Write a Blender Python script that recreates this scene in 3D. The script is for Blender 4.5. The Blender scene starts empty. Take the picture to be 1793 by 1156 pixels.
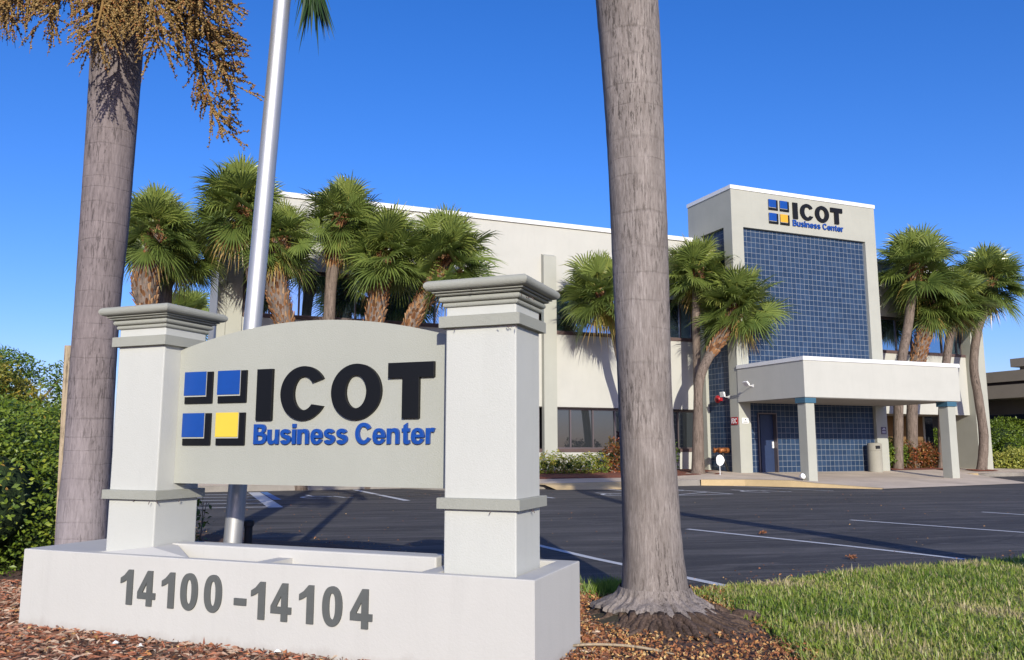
import bpy, bmesh, math, random
import numpy as np
from mathutils import Vector, Matrix
R = math.radians
sc = bpy.context.scene
COL = sc.collection
rng = np.random.default_rng(7)
random.seed(7)

# ------------------------------------------------------------------ camera, sky, sun, exposure
cam_d = bpy.data.cameras.new('camera')
cam = bpy.data.objects.new('camera', cam_d)
COL.objects.link(cam)
cam.location = (0, 0, 1.2)
cam.rotation_euler = (R(90 + 8.1), 0, 0)
cam_d.sensor_width = 36
cam_d.lens = 36 * 1447 / 1793
cam_d.clip_start = 0.05
cam_d.clip_end = 2000
sc.camera = cam

SUN_EL, SUN_AZ = 19.5, -8.0          # light travels 8 degrees left of the view direction
sd = Vector((math.sin(R(SUN_AZ)) * math.cos(R(SUN_EL)), math.cos(R(SUN_AZ)) * math.cos(R(SUN_EL)), -math.sin(R(SUN_EL))))
sun_d = bpy.data.lights.new('sun', 'SUN')
sun_d.energy = 5.0
sun_d.angle = R(0.5)
sun_d.color = (1.0, 0.95, 0.81)
sun = bpy.data.objects.new('sun', sun_d)
COL.objects.link(sun)
sun.rotation_euler = sd.to_track_quat('-Z', 'Y').to_euler()
sun.location = (0, -10, 20)

w = bpy.data.worlds.new('World')
sc.world = w
w.use_nodes = True
nt = w.node_tree
bg = nt.nodes['Background']
sky = nt.nodes.new('ShaderNodeTexSky')
sky.sky_type = 'NISHITA'
sky.sun_disc = False
sky.sun_elevation = R(SUN_EL)
# sun stands behind the camera, 8 degrees to the right of straight back (azimuth 172 clockwise from +Y)
sky.sun_rotation = R(172)
sky.air_density = 1.0
sky.dust_density = 0.8
sky.ozone_density = 4.0
hs = nt.nodes.new('ShaderNodeHueSaturation')
hs.inputs['Saturation'].default_value = 1.25
hs.inputs['Value'].default_value = 1.0
nt.links.new(sky.outputs[0], hs.inputs['Color'])
wb = nt.nodes.new('ShaderNodeMix')          # camera white balance: a touch more blue
wb.data_type = 'RGBA'; wb.blend_type = 'MULTIPLY'
wb.inputs[0].default_value = 1
wb.inputs[7].default_value = (1.15, 1.03, 1.45, 1)
nt.links.new(hs.outputs[0], wb.inputs[6])
nt.links.new(wb.outputs[2], bg.inputs[0])
bg.inputs[1].default_value = 0.135
sc.view_settings.view_transform = 'Standard'
sc.view_settings.look = 'None'
sc.view_settings.exposure = 0.0
sc.view_settings.gamma = 1

# ------------------------------------------------------------------ frames of the building and of the sign
BO, BROT = Vector((9.535, 26.886, 0)), R(22.3)
SO, SROT = Vector((-3.296, 5.758, 0)), R(-21.5)
def rotv(u, v, a):
    return (u * math.cos(a) - v * math.sin(a), u * math.sin(a) + v * math.cos(a))
def B(u, v, z=0.0):
    x, y = rotv(u, v, BROT)
    return Vector((BO.x + x, BO.y + y, z))
def S(u, v, z=0.0):
    x, y = rotv(u, v, SROT)
    return Vector((SO.x + x, SO.y + y, z))

# ------------------------------------------------------------------ material helpers
def newmat(name):
    m = bpy.data.materials.new(name)
    m.use_nodes = True
    t = m.node_tree
    p = t.nodes['Principled BSDF']
    return m, t, p
def N(t, kind, **kw):
    n = t.nodes.new(kind)
    for k, v in kw.items():
        if hasattr(n, k): setattr(n, k, v)
        else: n.inputs[k.replace('_', ' ')].default_value = v
    return n
def coords(t, scale=(1, 1, 1)):
    tc = t.nodes.new('ShaderNodeTexCoord')
    mp = t.nodes.new('ShaderNodeMapping')
    mp.inputs['Scale'].default_value = scale
    t.links.new(tc.outputs['Object'], mp.inputs['Vector'])
    return mp.outputs[0]
def noise(t, vec, scale, detail=4, rough=.6, dist=0.0):
    n = N(t, 'ShaderNodeTexNoise', Scale=scale, Detail=detail, Roughness=rough, Distortion=dist)
    t.links.new(vec, n.inputs['Vector'])
    return n.outputs['Fac']
def ramp(t, fac, stops):
    r = t.nodes.new('ShaderNodeValToRGB')
    e = r.color_ramp.elements
    while len(e) < len(stops): e.new(.5)
    for i, (p, c) in enumerate(stops):
        e[i].position = p
        e[i].color = (*c, 1) if len(c) == 3 else c
    t.links.new(fac, r.inputs['Fac'])
    return r.outputs['Color']
def mix(t, fac, a, b, mode='MIX'):
    n = t.nodes.new('ShaderNodeMix')
    n.data_type = 'RGBA'
    n.blend_type = mode
    for s, v in ((n.inputs[0], fac), (n.inputs[6], a), (n.inputs[7], b)):
        if isinstance(v, (int, float)): s.default_value = v
        elif isinstance(v, tuple): s.default_value = (*v, 1) if len(v) == 3 else v
        else: t.links.new(v, s)
    return n.outputs[2]
def math_(t, op, a, b=None, clamp=False):
    n = t.nodes.new('ShaderNodeMath')
    n.operation = op
    n.use_clamp = clamp
    for s, v in zip(n.inputs, (a, b)):
        if v is None: continue
        if isinstance(v, (int, float)): s.default_value = v
        else: t.links.new(v, s)
    return n.outputs[0]
def bump(t, p, h, strength=.3, dist=.01):
    b = N(t, 'ShaderNodeBump', Strength=strength, Distance=dist)
    t.links.new(h, b.inputs['Height'])
    t.links.new(b.outputs[0], p.inputs['Normal'])
def setb(t, p, v):
    if isinstance(v, tuple): p.inputs['Base Color'].default_value = (*v, 1)
    else: t.links.new(v, p.inputs['Base Color'])
def sepxyz(t, vec):
    s = t.nodes.new('ShaderNodeSeparateXYZ')
    t.links.new(vec, s.inputs[0])
    return s.outputs

def stucco(name, c, bs=60, bstr=.35, var=.06, rough=.9, dist=.006, dirt=0.0):
    m, t, p = newmat(name)
    v = coords(t)
    n1 = noise(t, v, 1.3, 5)
    lo = tuple(x * (1 - var) for x in c); hi = tuple(min(1, x * (1 + var)) for x in c)
    col = ramp(t, n1, [(.3, lo), (.7, hi)])
    if dirt:
        v2 = coords(t, (3.5, 3.5, .35))
        n2 = noise(t, v2, 2.0, 6, .65)
        f = ramp(t, n2, [(.52, (0, 0, 0)), (.8, (dirt, dirt, dirt))])
        col = mix(t, f, col, tuple(x * .55 for x in c))
    setb(t, p, col)
    p.inputs['Roughness'].default_value = rough
    p.inputs['Specular IOR Level'].default_value = .3
    n3 = noise(t, v, bs, 4, .65)
    bump(t, p, n3, bstr, dist)
    return m
def plain(name, c, rough=.6, metal=0.0, bs=0, bstr=.2, spec=.5, var=0.0):
    m, t, p = newmat(name)
    setb(t, p, c)
    v = coords(t)
    if var:
        n1 = noise(t, v, 6, 5)
        setb(t, p, ramp(t, n1, [(.3, tuple(x * (1 - var) for x in c)), (.7, tuple(min(1, x * (1 + var)) for x in c))]))
    p.inputs['Roughness'].default_value = rough
    p.inputs['Metallic'].default_value = metal
    p.inputs['Specular IOR Level'].default_value = spec
    if bs: bump(t, p, noise(t, v, bs), bstr, .004)
    return m

M = {}
M['sign_white'] = stucco('sign_white_stucco', (.505, .505, .465), 130, .5, .03, .9, .004, .10)
M['sign_white_smooth'] = stucco('planter_white_paint', (.515, .50, .465), 70, .45, .03, .9, .003, .12)
def splash(m):
    t = m.node_tree; p = t.nodes['Principled BSDF']
    src = p.inputs['Base Color'].links[0].from_socket
    v = coords(t); sp = sepxyz(t, v)
    n = noise(t, coords(t, (2.2, 2.2, 1)), 3.5, 6, .7)
    hgt = math_(t, 'SUBTRACT', math_(t, 'MULTIPLY', n, .16), sp[2])
    f = math_(t, 'MULTIPLY', math_(t, 'ADD', hgt, .0), 9.0, True)
    col = mix(t, math_(t, 'MULTIPLY', f, .45), src, (.22, .16, .12))
    n2 = noise(t, coords(t, (9, 9, .7)), 2.0, 5, .7)
    col = mix(t, ramp(t, n2, [(.60, (0, 0, 0)), (.80, (.15, .15, .15))]), col, (.33, .31, .26))
    t.links.new(col, p.inputs['Base Color'])
splash(M['sign_white_smooth'])
M['sign_greige'] = stucco('sign_greige_stucco', (.365, .368, .32), 110, .6, .04, .9, .004, .06)
M['cap_grey'] = stucco('cap_grey_stucco', (.325, .325, .28), 120, .8, .05, .9, .005, .12)
M['wall_white'] = stucco('wall_white_stucco', (.47, .463, .42), 40, .3, .035, .95, .006, .10)
M['wall_greige'] = stucco('wall_greige_stucco', (.385, .385, .335), 40, .3, .045, .95, .006, .10)
M['trim_white'] = plain('trim_white_paint', (.72, .72, .72), .5, 0, 0, .2, .4, .02)
M['teal'] = plain('teal_paint', (.045, .12, .18), .5, 0, 0, .2, .4, .06)
M['frame'] = plain('bronze_frame', (.045, .033, .03), .45, .3, 0, .2, .5, .1)
M['mullion'] = plain('aluminium_mullion', (.17, .14, .14), .4, .6, 0, .2, .5, .05)
M['sillm'] = plain('brown_sill', (.10, .065, .06), .6, 0, 0, .2, .4, .1)
M['black'] = plain('black_acrylic', (.004, .004, .0045), .5, 0, 0, .2, .3)
M['blue'] = plain('blue_acrylic', (.006, .056, .28), .3, 0, 0, .2, .5, .10)
M['yellow'] = plain('yellow_acrylic', (.70, .50, .05), .35, 0, 0, .2, .5, .03)
M['amber'] = plain('amber_acrylic', (.66, .34, .02), .35, 0, 0, .2, .5, .03)
M['squareback'] = plain('square_edge_grey', (.42, .42, .37), .7)
M['number'] = stucco('weathered_grey_numerals', (.105, .11, .105), 30, .5, .25, .6, .003, .5)
M['red'] = plain('red_paint', (.35, .012, .02), .4, 0, 0, .2, .5, .05)
M['white'] = plain('white_enamel', (.8, .8, .8), .4)
M['doorblue'] = plain('navy_door_paint', (.022, .038, .09), .45, 0, 0, .2, .4, .06)
M['darkvoid'] = plain('dark_interior', (.012, .012, .016), .8)
M['brownpanel'] = stucco('brown_panel', (.17, .10, .045), 20, .2, .12, .8)
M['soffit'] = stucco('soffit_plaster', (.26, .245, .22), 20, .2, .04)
M['concbin'] = stucco('bin_aggregate', (.32, .305, .26), 90, .8, .08, .9, .006, .2)
M['brass'] = plain('weathered_brass', (.40, .15, .05), .45, .5, 40, .3, .5, .25)
M['purple'] = plain('plum_plate', (.09, .07, .12), .5)
M['farwall'] = stucco('neighbour_brown_stucco', (.20, .165, .13), 20, .3, .06)
M['farwall2'] = stucco('neighbour_fascia', (.26, .225, .18), 20, .3, .06)
M['cyl_black'] = plain('black_plastic', (.01, .01, .011), .5)

def glass_mat(name, tint, metal, rough=.02):
    m, t, p = newmat(name)
    v = coords(t)
    setb(t, p, tint)
    p.inputs['Metallic'].default_value = metal
    p.inputs['Roughness'].default_value = rough
    p.inputs['IOR'].default_value = 1.9
    bump(t, p, noise(t, v, .9, 2), .05, .02)
    return m
M['glass'] = glass_mat('reflective_tinted_glass', (.30, .45, .60), .95)
M['glass_low'] = glass_mat('dim_reflection_glass', (.10, .115, .13), .75)  # same glass as above, its darker reflection put into the tint

# blue square tiles with pale grout (8 inch), built on building coordinates u,z
def tile_mat(name, axis_u, u0, z0, size=.205):
    m, t, p = newmat(name)
    v = coords(t)
    s = sepxyz(t, v)
    cell = []
    lines = []
    for o, off in ((s[axis_u], u0), (s[2], z0)):
        q = math_(t, 'DIVIDE', math_(t, 'SUBTRACT', o, off), size)
        fr = math_(t, 'FRACT', q)
        cell.append(math_(t, 'FLOOR', q))
        d = math_(t, 'ABSOLUTE', math_(t, 'SUBTRACT', fr, .5))
        lines.append(math_(t, 'GREATER_THAN', d, .472))
    ln = math_(t, 'MAXIMUM', lines[0], lines[1])
    cb = t.nodes.new('ShaderNodeCombineXYZ')
    t.links.new(cell[0], cb.inputs[0]); t.links.new(cell[1], cb.inputs[1])
    wn = t.nodes.new('ShaderNodeTexWhiteNoise')
    wn.noise_dimensions = '2D'
    t.links.new(cb.outputs[0], wn.inputs['Vector'])
    base = ramp(t, wn.outputs['Value'], [(0, (.014, .034, .078)), (.5, (.019, .042, .092)), (1, (.027, .055, .112))])
    n2 = noise(t, v, 3.0, 4)
    base = mix(t, ramp(t, n2, [(.35, (0, 0, 0)), (.75, (.25, .25, .25))]), base, (.03, .05, .08))
    col = mix(t, ln, base, (.24, .26, .29))
    setb(t, p, col)
    rr = math_(t, 'ADD', math_(t, 'MULTIPLY', ln, .4), .42)
    p.inputs['Specular IOR Level'].default_value = .28
    t.links.new(rr, p.inputs['Roughness'])
    bump(t, p, math_(t, 'SUBTRACT', 1, ln), .4, .004)
    return m
M['tile'] = tile_mat('blue_tile', 0, .556, .3)
M['tile_side'] = tile_mat('blue_tile_side', 1, 3.95, .3)

def asphalt_mat():
    m, t, p = newmat('asphalt')
    v = coords(t)
    g = noise(t, v, 160, 3, .7)
    base = ramp(t, g, [(.3, (.018, .016, .015)), (.56, (.042, .038, .036)), (.72, (.17, .155, .145))])
    vs = coords(t, (.22, 1.5, 1))
    vs2 = t.nodes.new('ShaderNodeVectorRotate'); vs2.rotation_type = 'Z_AXIS'; vs2.inputs['Angle'].default_value = -R(12)
    tc = t.nodes.new('ShaderNodeTexCoord'); t.links.new(tc.outputs['Object'], vs2.inputs['Vector'])
    mp = t.nodes.new('ShaderNodeMapping'); mp.inputs['Scale'].default_value = (.10, .8, 1)
    t.links.new(vs2.outputs[0], mp.inputs['Vector'])
    n2 = noise(t, mp.outputs[0], 1.6, 6, .65, .4)
    f = ramp(t, n2, [(.44, (0, 0, 0)), (.66, (.6, .6, .6))])
    col = mix(t, f, base, (.15, .135, .12))
    n3 = noise(t, v, .35, 4)
    col = mix(t, ramp(t, n3, [(.4, (0, 0, 0)), (.75, (.45, .45, .45))]), col, (.03, .03, .038))
    vc = t.nodes.new('ShaderNodeTexVoronoi'); vc.feature = 'DISTANCE_TO_EDGE'; vc.inputs['Scale'].default_value = .32
    wv = t.nodes.new('ShaderNodeMix'); wv.data_type = 'RGBA'; wv.inputs[0].default_value = .22
    nw = t.nodes.new('ShaderNodeTexNoise'); nw.inputs['Scale'].default_value = 1.6; nw.inputs['Detail'].default_value = 5
    t.links.new(v, nw.inputs['Vector']); t.links.new(v, wv.inputs[6]); t.links.new(nw.outputs['Color'], wv.inputs[7]); t.links.new(wv.outputs[2], vc.inputs['Vector'])
    mp3 = t.nodes.new('ShaderNodeMapping'); mp3.inputs['Scale'].default_value = (.16, 1.6, 1)
    t.links.new(vs2.outputs[0], mp3.inputs['Vector'])
    n6 = noise(t, mp3.outputs[0], 2.6, 8, .78, .8)
    col = mix(t, ramp(t, n6, [(.50, (0, 0, 0)), (.58, (.5, .5, .5)), (.72, (.9, .9, .9))]), col, (.15, .135, .125))
    n7 = noise(t, v, 14, 6, .85)
    col = mix(t, ramp(t, n7, [(.3, (.6, .6, .6)), (.5, (0, 0, 0))]), col, (.02, .018, .018))
    crk = ramp(t, vc.outputs['Distance'], [(0, (.8, .8, .8)), (.006, (0, 0, 0))])
    cm = noise(t, v, .21, 3)
    col = mix(t, math_(t, 'MULTIPLY', crk, ramp(t, cm, [(.45, (0, 0, 0)), (.6, (.9, .9, .9))])), col, (.018, .016, .016))
    oil = noise(t, v, 1.1, 3, .5)
    col = mix(t, ramp(t, oil, [(.66, (0, 0, 0)), (.78, (.6, .6, .6))]), col, (.022, .020, .020))
    n4 = noise(t, mp.outputs[0], 4.0, 6, .8, .5)
    n5 = noise(t, v, 2.3, 4, .6)
    f4 = math_(t, 'MULTIPLY', ramp(t, n4, [(.62, (0, 0, 0)), (.70, (1, 1, 1))]), ramp(t, n5, [(.5, (0, 0, 0)), (.66, (.5, .5, .5))]))
    col = mix(t, f4, col, (.16, .06, .035))
    setb(t, p, col)
    p.inputs['Roughness'].default_value = .82
    bump(t, p, g, .5, .006)
    return m
M['asphalt'] = asphalt_mat()

def concrete_mat(name, c, dark):
    m, t, p = newmat(name)
    v = coords(t)
    n1 = noise(t, v, .7, 6, .65)
    n2 = noise(t, v, 60, 3)
    col = mix(t, ramp(t, n1, [(.35, (0, 0, 0)), (.72, (1, 1, 1))]), c, dark)
    col = mix(t, ramp(t, n2, [(.4, (0, 0, 0)), (.7, (.25, .25, .25))]), col, tuple(x * .6 for x in c))
    setb(t, p, col)
    p.inputs['Roughness'].default_value = .9
    bump(t, p, n2, .3, .004)
    return m
M['concrete'] = concrete_mat('pavement_concrete', (.68, .56, .43), (.45, .365, .28))
M['kerb'] = concrete_mat('kerb_concrete', (.30, .27, .23), (.15, .13, .11))
M['yellowkerb'] = concrete_mat('faded_yellow_kerb_paint', (.58, .43, .23), (.40, .29, .15))
def paint_mat(name, c, wear=.5):
    m, t, p = newmat(name)
    v = coords(t)
    n = noise(t, v, 35, 5, .75)
    col = mix(t, ramp(t, n, [(.56, (0, 0, 0)), (.68, (wear, wear, wear))]), c, (.09, .09, .10))
    setb(t, p, col)
    p.inputs['Roughness'].default_value = .7
    return m
M['linewhite'] = paint_mat('worn_white_line_paint', (.60, .60, .60), .6)
M['lineblue'] = paint_mat('worn_blue_line_paint', (.08, .20, .45), .6)
M['linefaded'] = paint_mat('faded_tan_line', (.16, .14, .11), .9)

def mulch_mat(name, stops, sc_=28):
    m, t, p = newmat(name)
    v = coords(t, (1, 1.7, 1))
    n = noise(t, v, sc_, 6, .75, 1.2)
    n2 = noise(t, v, 2.0, 3)
    col = ramp(t, n, stops)
    col = mix(t, ramp(t, n2, [(.35, (0, 0, 0)), (.75, (.5, .5, .5))]), col, (.10, .07, .05))
    setb(t, p, col)
    p.inputs['Roughness'].default_value = .95
    bump(t, p, n, 1.0, .03)
    return m
M['mulch'] = mulch_mat('brown_mulch', [(.28, (.03, .018, .014)), (.45, (.12, .06, .04)), (.6, (.22, .12, .08)), (.8, (.32, .22, .16))])
M['redmulch'] = mulch_mat('red_mulch', [(.25, (.05, .012, .01)), (.5, (.22, .06, .03)), (.75, (.36, .12, .06))], 16)
M['soil'] = mulch_mat('soil', [(.3, (.03, .025, .015)), (.6, (.08, .07, .035)), (.8, (.12, .11, .06))], 20)
M['turf'] = mulch_mat('turf_soil', [(.3, (.03, .04, .012)), (.6, (.07, .09, .025)), (.8, (.12, .12, .05))], 20)

def tint_mat(name, stops, rough=.55, trans=.25, spec=.4):
    m, t, p = newmat(name)
    a = t.nodes.new('ShaderNodeAttribute'); a.attribute_name = 'tint'
    col = ramp(t, a.outputs['Fac'], stops)
    v = coords(t)
    n = noise(t, v, 2.2, 3)
    col = mix(t, ramp(t, n, [(.35, (0, 0, 0)), (.7, (.35, .35, .35))]), col, stops[len(stops) // 2][1])
    setb(t, p, col)
    p.inputs['Roughness'].default_value = rough
    p.inputs['Specular IOR Level'].default_value = spec
    if trans:
        tr = t.nodes.new('ShaderNodeBsdfTranslucent')
        t.links.new(col, tr.inputs['Color'])
        mx = t.nodes.new('ShaderNodeMixShader'); mx.inputs[0].default_value = trans
        out = t.nodes['Material Output']
        t.links.new(p.outputs[0], mx.inputs[1]); t.links.new(tr.outputs[0], mx.inputs[2])
        t.links.new(mx.outputs[0], out.inputs['Surface'])
    return m
M['fan'] = tint_mat('sabal_leaf', [(0, (.055, .095, .024)), (.35, (.145, .20, .045)), (.65, (.26, .31, .070)), (.85, (.40, .37, .09)), (1, (.44, .27, .10))], .33, .28, .8)
M['frond'] = tint_mat('royal_leaf', [(0, (.02, .05, .012)), (.6, (.06, .11, .02)), (1, (.14, .17, .04))], .4, .25, .6)
M['hedge'] = tint_mat('hedge_leaf', [(0, (.030, .062, .008)), (.4, (.095, .16, .016)), (.75, (.22, .29, .030)), (.95, (.38, .39, .05)), (1, (.40, .20, .05))], .45, .25, .5)
M['tree'] = tint_mat('tree_leaf', [(0, (.05, .08, .012)), (.5, (.17, .19, .025)), (.85, (.30, .27, .04)), (1, (.38, .24, .04))], .5, .25, .4)
M['treefar'] = tint_mat('far_tree_leaf', [(0, (.045, .09, .018)), (.5, (.11, .18, .03)), (1, (.20, .28, .05))], .5, .25, .4)
M['shrub_y'] = tint_mat('golden_hedge_leaf', [(0, (.045, .10, .014)), (.45, (.12, .19, .025)), (.75, (.33, .31, .04)), (1, (.42, .25, .05))], .45, .25, .5)
M['croton'] = tint_mat('croton_leaf', [(0, (.05, .03, .015)), (.35, (.10, .09, .02)), (.6, (.22, .06, .02)), (.85, (.34, .10, .03)), (1, (.4, .25, .05))], .4, .2, .5)
M['redplant'] = tint_mat('ti_leaf', [(0, (.10, .01, .02)), (.6, (.26, .03, .03)), (1, (.38, .10, .06))], .4, .2, .5)
M['yellowshrub'] = tint_mat('variegated_leaf', [(0, (.12, .18, .03)), (.5, (.36, .38, .07)), (1, (.55, .50, .12))], .45, .25, .5)
M['grass'] = tint_mat('grass_blade', [(0, (.09, .17, .018)), (.35, (.23, .34, .04)), (.6, (.37, .43, .075)), (.8, (.52, .46, .19)), (1, (.62, .49, .29))], .45, .4, .5)
M['litter'] = tint_mat('litter_chip', [(0, (.08, .035, .022)), (.3, (.24, .10, .05)), (.55, (.38, .15, .06)), (.8, (.52, .30, .10)), (1, (.60, .46, .22))], .7, 0, .3)
M['straw'] = tint_mat('mulch_chip', [(0, (.07, .04, .03)), (.3, (.21, .11, .08)), (.5, (.42, .15, .08)), (.68, (.34, .24, .18)), (1, (.58, .47, .36))], .8, 0, .2)
M['fruit'] = tint_mat('palm_fruit', [(0, (.10, .055, .018)), (.5, (.23, .145, .045)), (.85, (.38, .26, .09)), (1, (.28, .08, .02))], .45, 0, .4)
M['fruitstem'] = plain('fruit_stalk', (.22, .13, .04), .7, 0, 0, .2, .3, .2)
M['boot'] = tint_mat('palm_boot', [(0, (.04, .02, .010)), (.4, (.14, .058, .025)), (.75, (.27, .135, .06)), (1, (.40, .26, .15))], .85, 0, .2)

def bark_mat(name, hi, lo, ringscale=4.0, streak=60, dark=.5, zl=.045, pale=None, fade=0):
    m, t, p = newmat(name)
    v = coords(t)
    vs = coords(t, (1, 1, zl))
    n1 = noise(t, vs, streak, 5, .75)
    n2 = noise(t, coords(t, (1, 1, .35)), 6, 5, .6)
    sp = sepxyz(t, v)
    nz = noise(t, v, 1.4, 3)
    zz = math_(t, 'ADD', sp[2], math_(t, 'MULTIPLY', nz, .12))
    q = math_(t, 'MULTIPLY', zz, ringscale)
    n1d = t.nodes.new('ShaderNodeTexNoise'); n1d.noise_dimensions = '1D'; n1d.inputs['Scale'].default_value = 1.1; n1d.inputs['Detail'].default_value = 2
    t.links.new(zz, n1d.inputs['W'])
    q = math_(t, 'ADD', q, math_(t, 'MULTIPLY', n1d.outputs['Fac'], 3.0))
    fr = math_(t, 'ABSOLUTE', math_(t, 'SUBTRACT', math_(t, 'FRACT', q), .5))
    nb = noise(t, v, 40, 3)
    wob = noise(t, coords(t, (1, 1, 2.2)), 5.5, 3)
    vis = ramp(t, wob, [(.38, (0, 0, 0)), (.62, (1, 1, 1))])
    rg0 = math_(t, 'MULTIPLY', math_(t, 'SUBTRACT', math_(t, 'ADD', fr, math_(t, 'MULTIPLY', math_(t, 'SUBTRACT', nb, .5), .14)), .445), 12.0, True)
    ring = math_(t, 'MULTIPLY', rg0, math_(t, 'ADD', math_(t, 'MULTIPLY', vis, .75), .25))
    col = ramp(t, n1, [(.32, lo), (.55, tuple((a + b) / 2 for a, b in zip(hi, lo))), (.72, hi)])
    col = mix(t, ramp(t, n2, [(.42, (0, 0, 0)), (.7, (dark, dark, dark))]), col, tuple(x * .5 for x in lo))
    if pale:                                          # lichen-pale lower trunk
        pz = t.nodes.new('ShaderNodeMapRange'); pz.inputs['From Min'].default_value = pale[1]; pz.inputs['From Max'].default_value = 0
        t.links.new(math_(t, 'ADD', sp[2], math_(t, 'MULTIPLY', n2, 1.2)), pz.inputs['Value'])
        pz.inputs['To Max'].default_value = .55
        col = mix(t, pz.outputs[0], col, mix(t, n1, tuple(x * .6 for x in pale[0]), pale[0]))
    fis = noise(t, coords(t, (1, 1, .13)), streak * .85, 4, .75)
    pm = noise(t, coords(t, (1, 1, .4)), 3.2, 4, .6)
    fm = math_(t, 'MULTIPLY', ramp(t, fis, [(.53, (0, 0, 0)), (.58, (1, 1, 1))]), ramp(t, pm, [(.42, (.16, .16, .16)), (.60, (.9, .9, .9))]))
    col = mix(t, fm, col, tuple(x * .38 for x in lo))
    if fade:                                          # leaf scars worn away on the old lower trunk
        fz = t.nodes.new('ShaderNodeMapRange'); fz.inputs['From Min'].default_value = 1.2; fz.inputs['From Max'].default_value = 2.6; fz.inputs['To Min'].default_value = .25
        t.links.new(sp[2], fz.inputs['Value']); ring = math_(t, 'MULTIPLY', ring, fz.outputs[0])
    col = mix(t, math_(t, 'MULTIPLY', ring, .55), col, tuple(x * .5 for x in lo))
    setb(t, p, col)
    p.inputs['Roughness'].default_value = .85
    p.inputs['Specular IOR Level'].default_value = .25
    hgt = math_(t, 'SUBTRACT', n1, math_(t, 'MULTIPLY', ring, .8))
    bump(t, p, hgt, .6, .008)
    return m
M['royalbark'] = bark_mat('royal_palm_bark', (.375, .33, .305), (.18, .148, .132), 4.6, 80, .45, .10, None, 1)
M['royalbark2'] = bark_mat('left_palm_bark', (.30, .25, .245), (.16, .13, .128), 7.5, 70, .35, .10, ((.50, .46, .49), 2.6))
M['sabalbark'] = bark_mat('sabal_bark', (.30, .235, .19), (.12, .09, .072), 9.0, 30, .4)
M['rootbark'] = bark_mat('root_bark', (.25, .17, .125), (.06, .038, .026), 1.0, 60, .5)
M['shaft'] = plain('crownshaft_green', (.12, .20, .06), .4, 0, 0, .2, .5, .15)
M['wood'] = bark_mat('weathered_wood', (.50, .40, .28), (.30, .23, .15), .01, 50, .2)
def brushed():
    m, t, p = newmat('spun_aluminium')
    v = coords(t, (1, 1, .02))
    n = noise(t, v, 90, 3)
    setb(t, p, ramp(t, n, [(.3, (.48, .48, .48)), (.7, (.58, .57, .56))]))
    p.inputs['Metallic'].default_value = .75
    p.inputs['Roughness'].default_value = .5
    return m
M['alu'] = brushed()

# ------------------------------------------------------------------ mesh helpers
def link_mesh(name, verts, faces, mat, parent=None, tint=None, smooth=False, loc=None):
    me = bpy.data.meshes.new(name)
    me.from_pydata([tuple(v) for v in verts] if not isinstance(verts, np.ndarray) else verts.tolist(), [],
                   faces.tolist() if isinstance(faces, np.ndarray) else faces)
    if tint is not None:
        a = me.attributes.new('tint', 'FLOAT', 'FACE')
        a.data.foreach_set('value', np.asarray(tint, dtype=np.float32))
    if smooth:
        me.polygons.foreach_set('use_smooth', [True] * len(me.polygons))
    me.materials.append(mat)
    o = bpy.data.objects.new(name, me)
    COL.objects.link(o)
    if parent: o.parent = parent
    if loc is not None: o.location = loc
    return o
def empty(name, loc, rz=0.0, label=None, cat=None, group=None, kind=None):
    o = bpy.data.objects.new(name, None)
    o.empty_display_size = .3
    COL.objects.link(o)
    o.location = loc
    o.rotation_euler = (0, 0, rz)
    tag(o, label, cat, group, kind)
    return o
def tag(o, label=None, cat=None, group=None, kind=None):
    if label: o['label'] = label
    if cat: o['category'] = cat
    if group: o['group'] = group
    if kind: o['kind'] = kind
    return o

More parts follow.
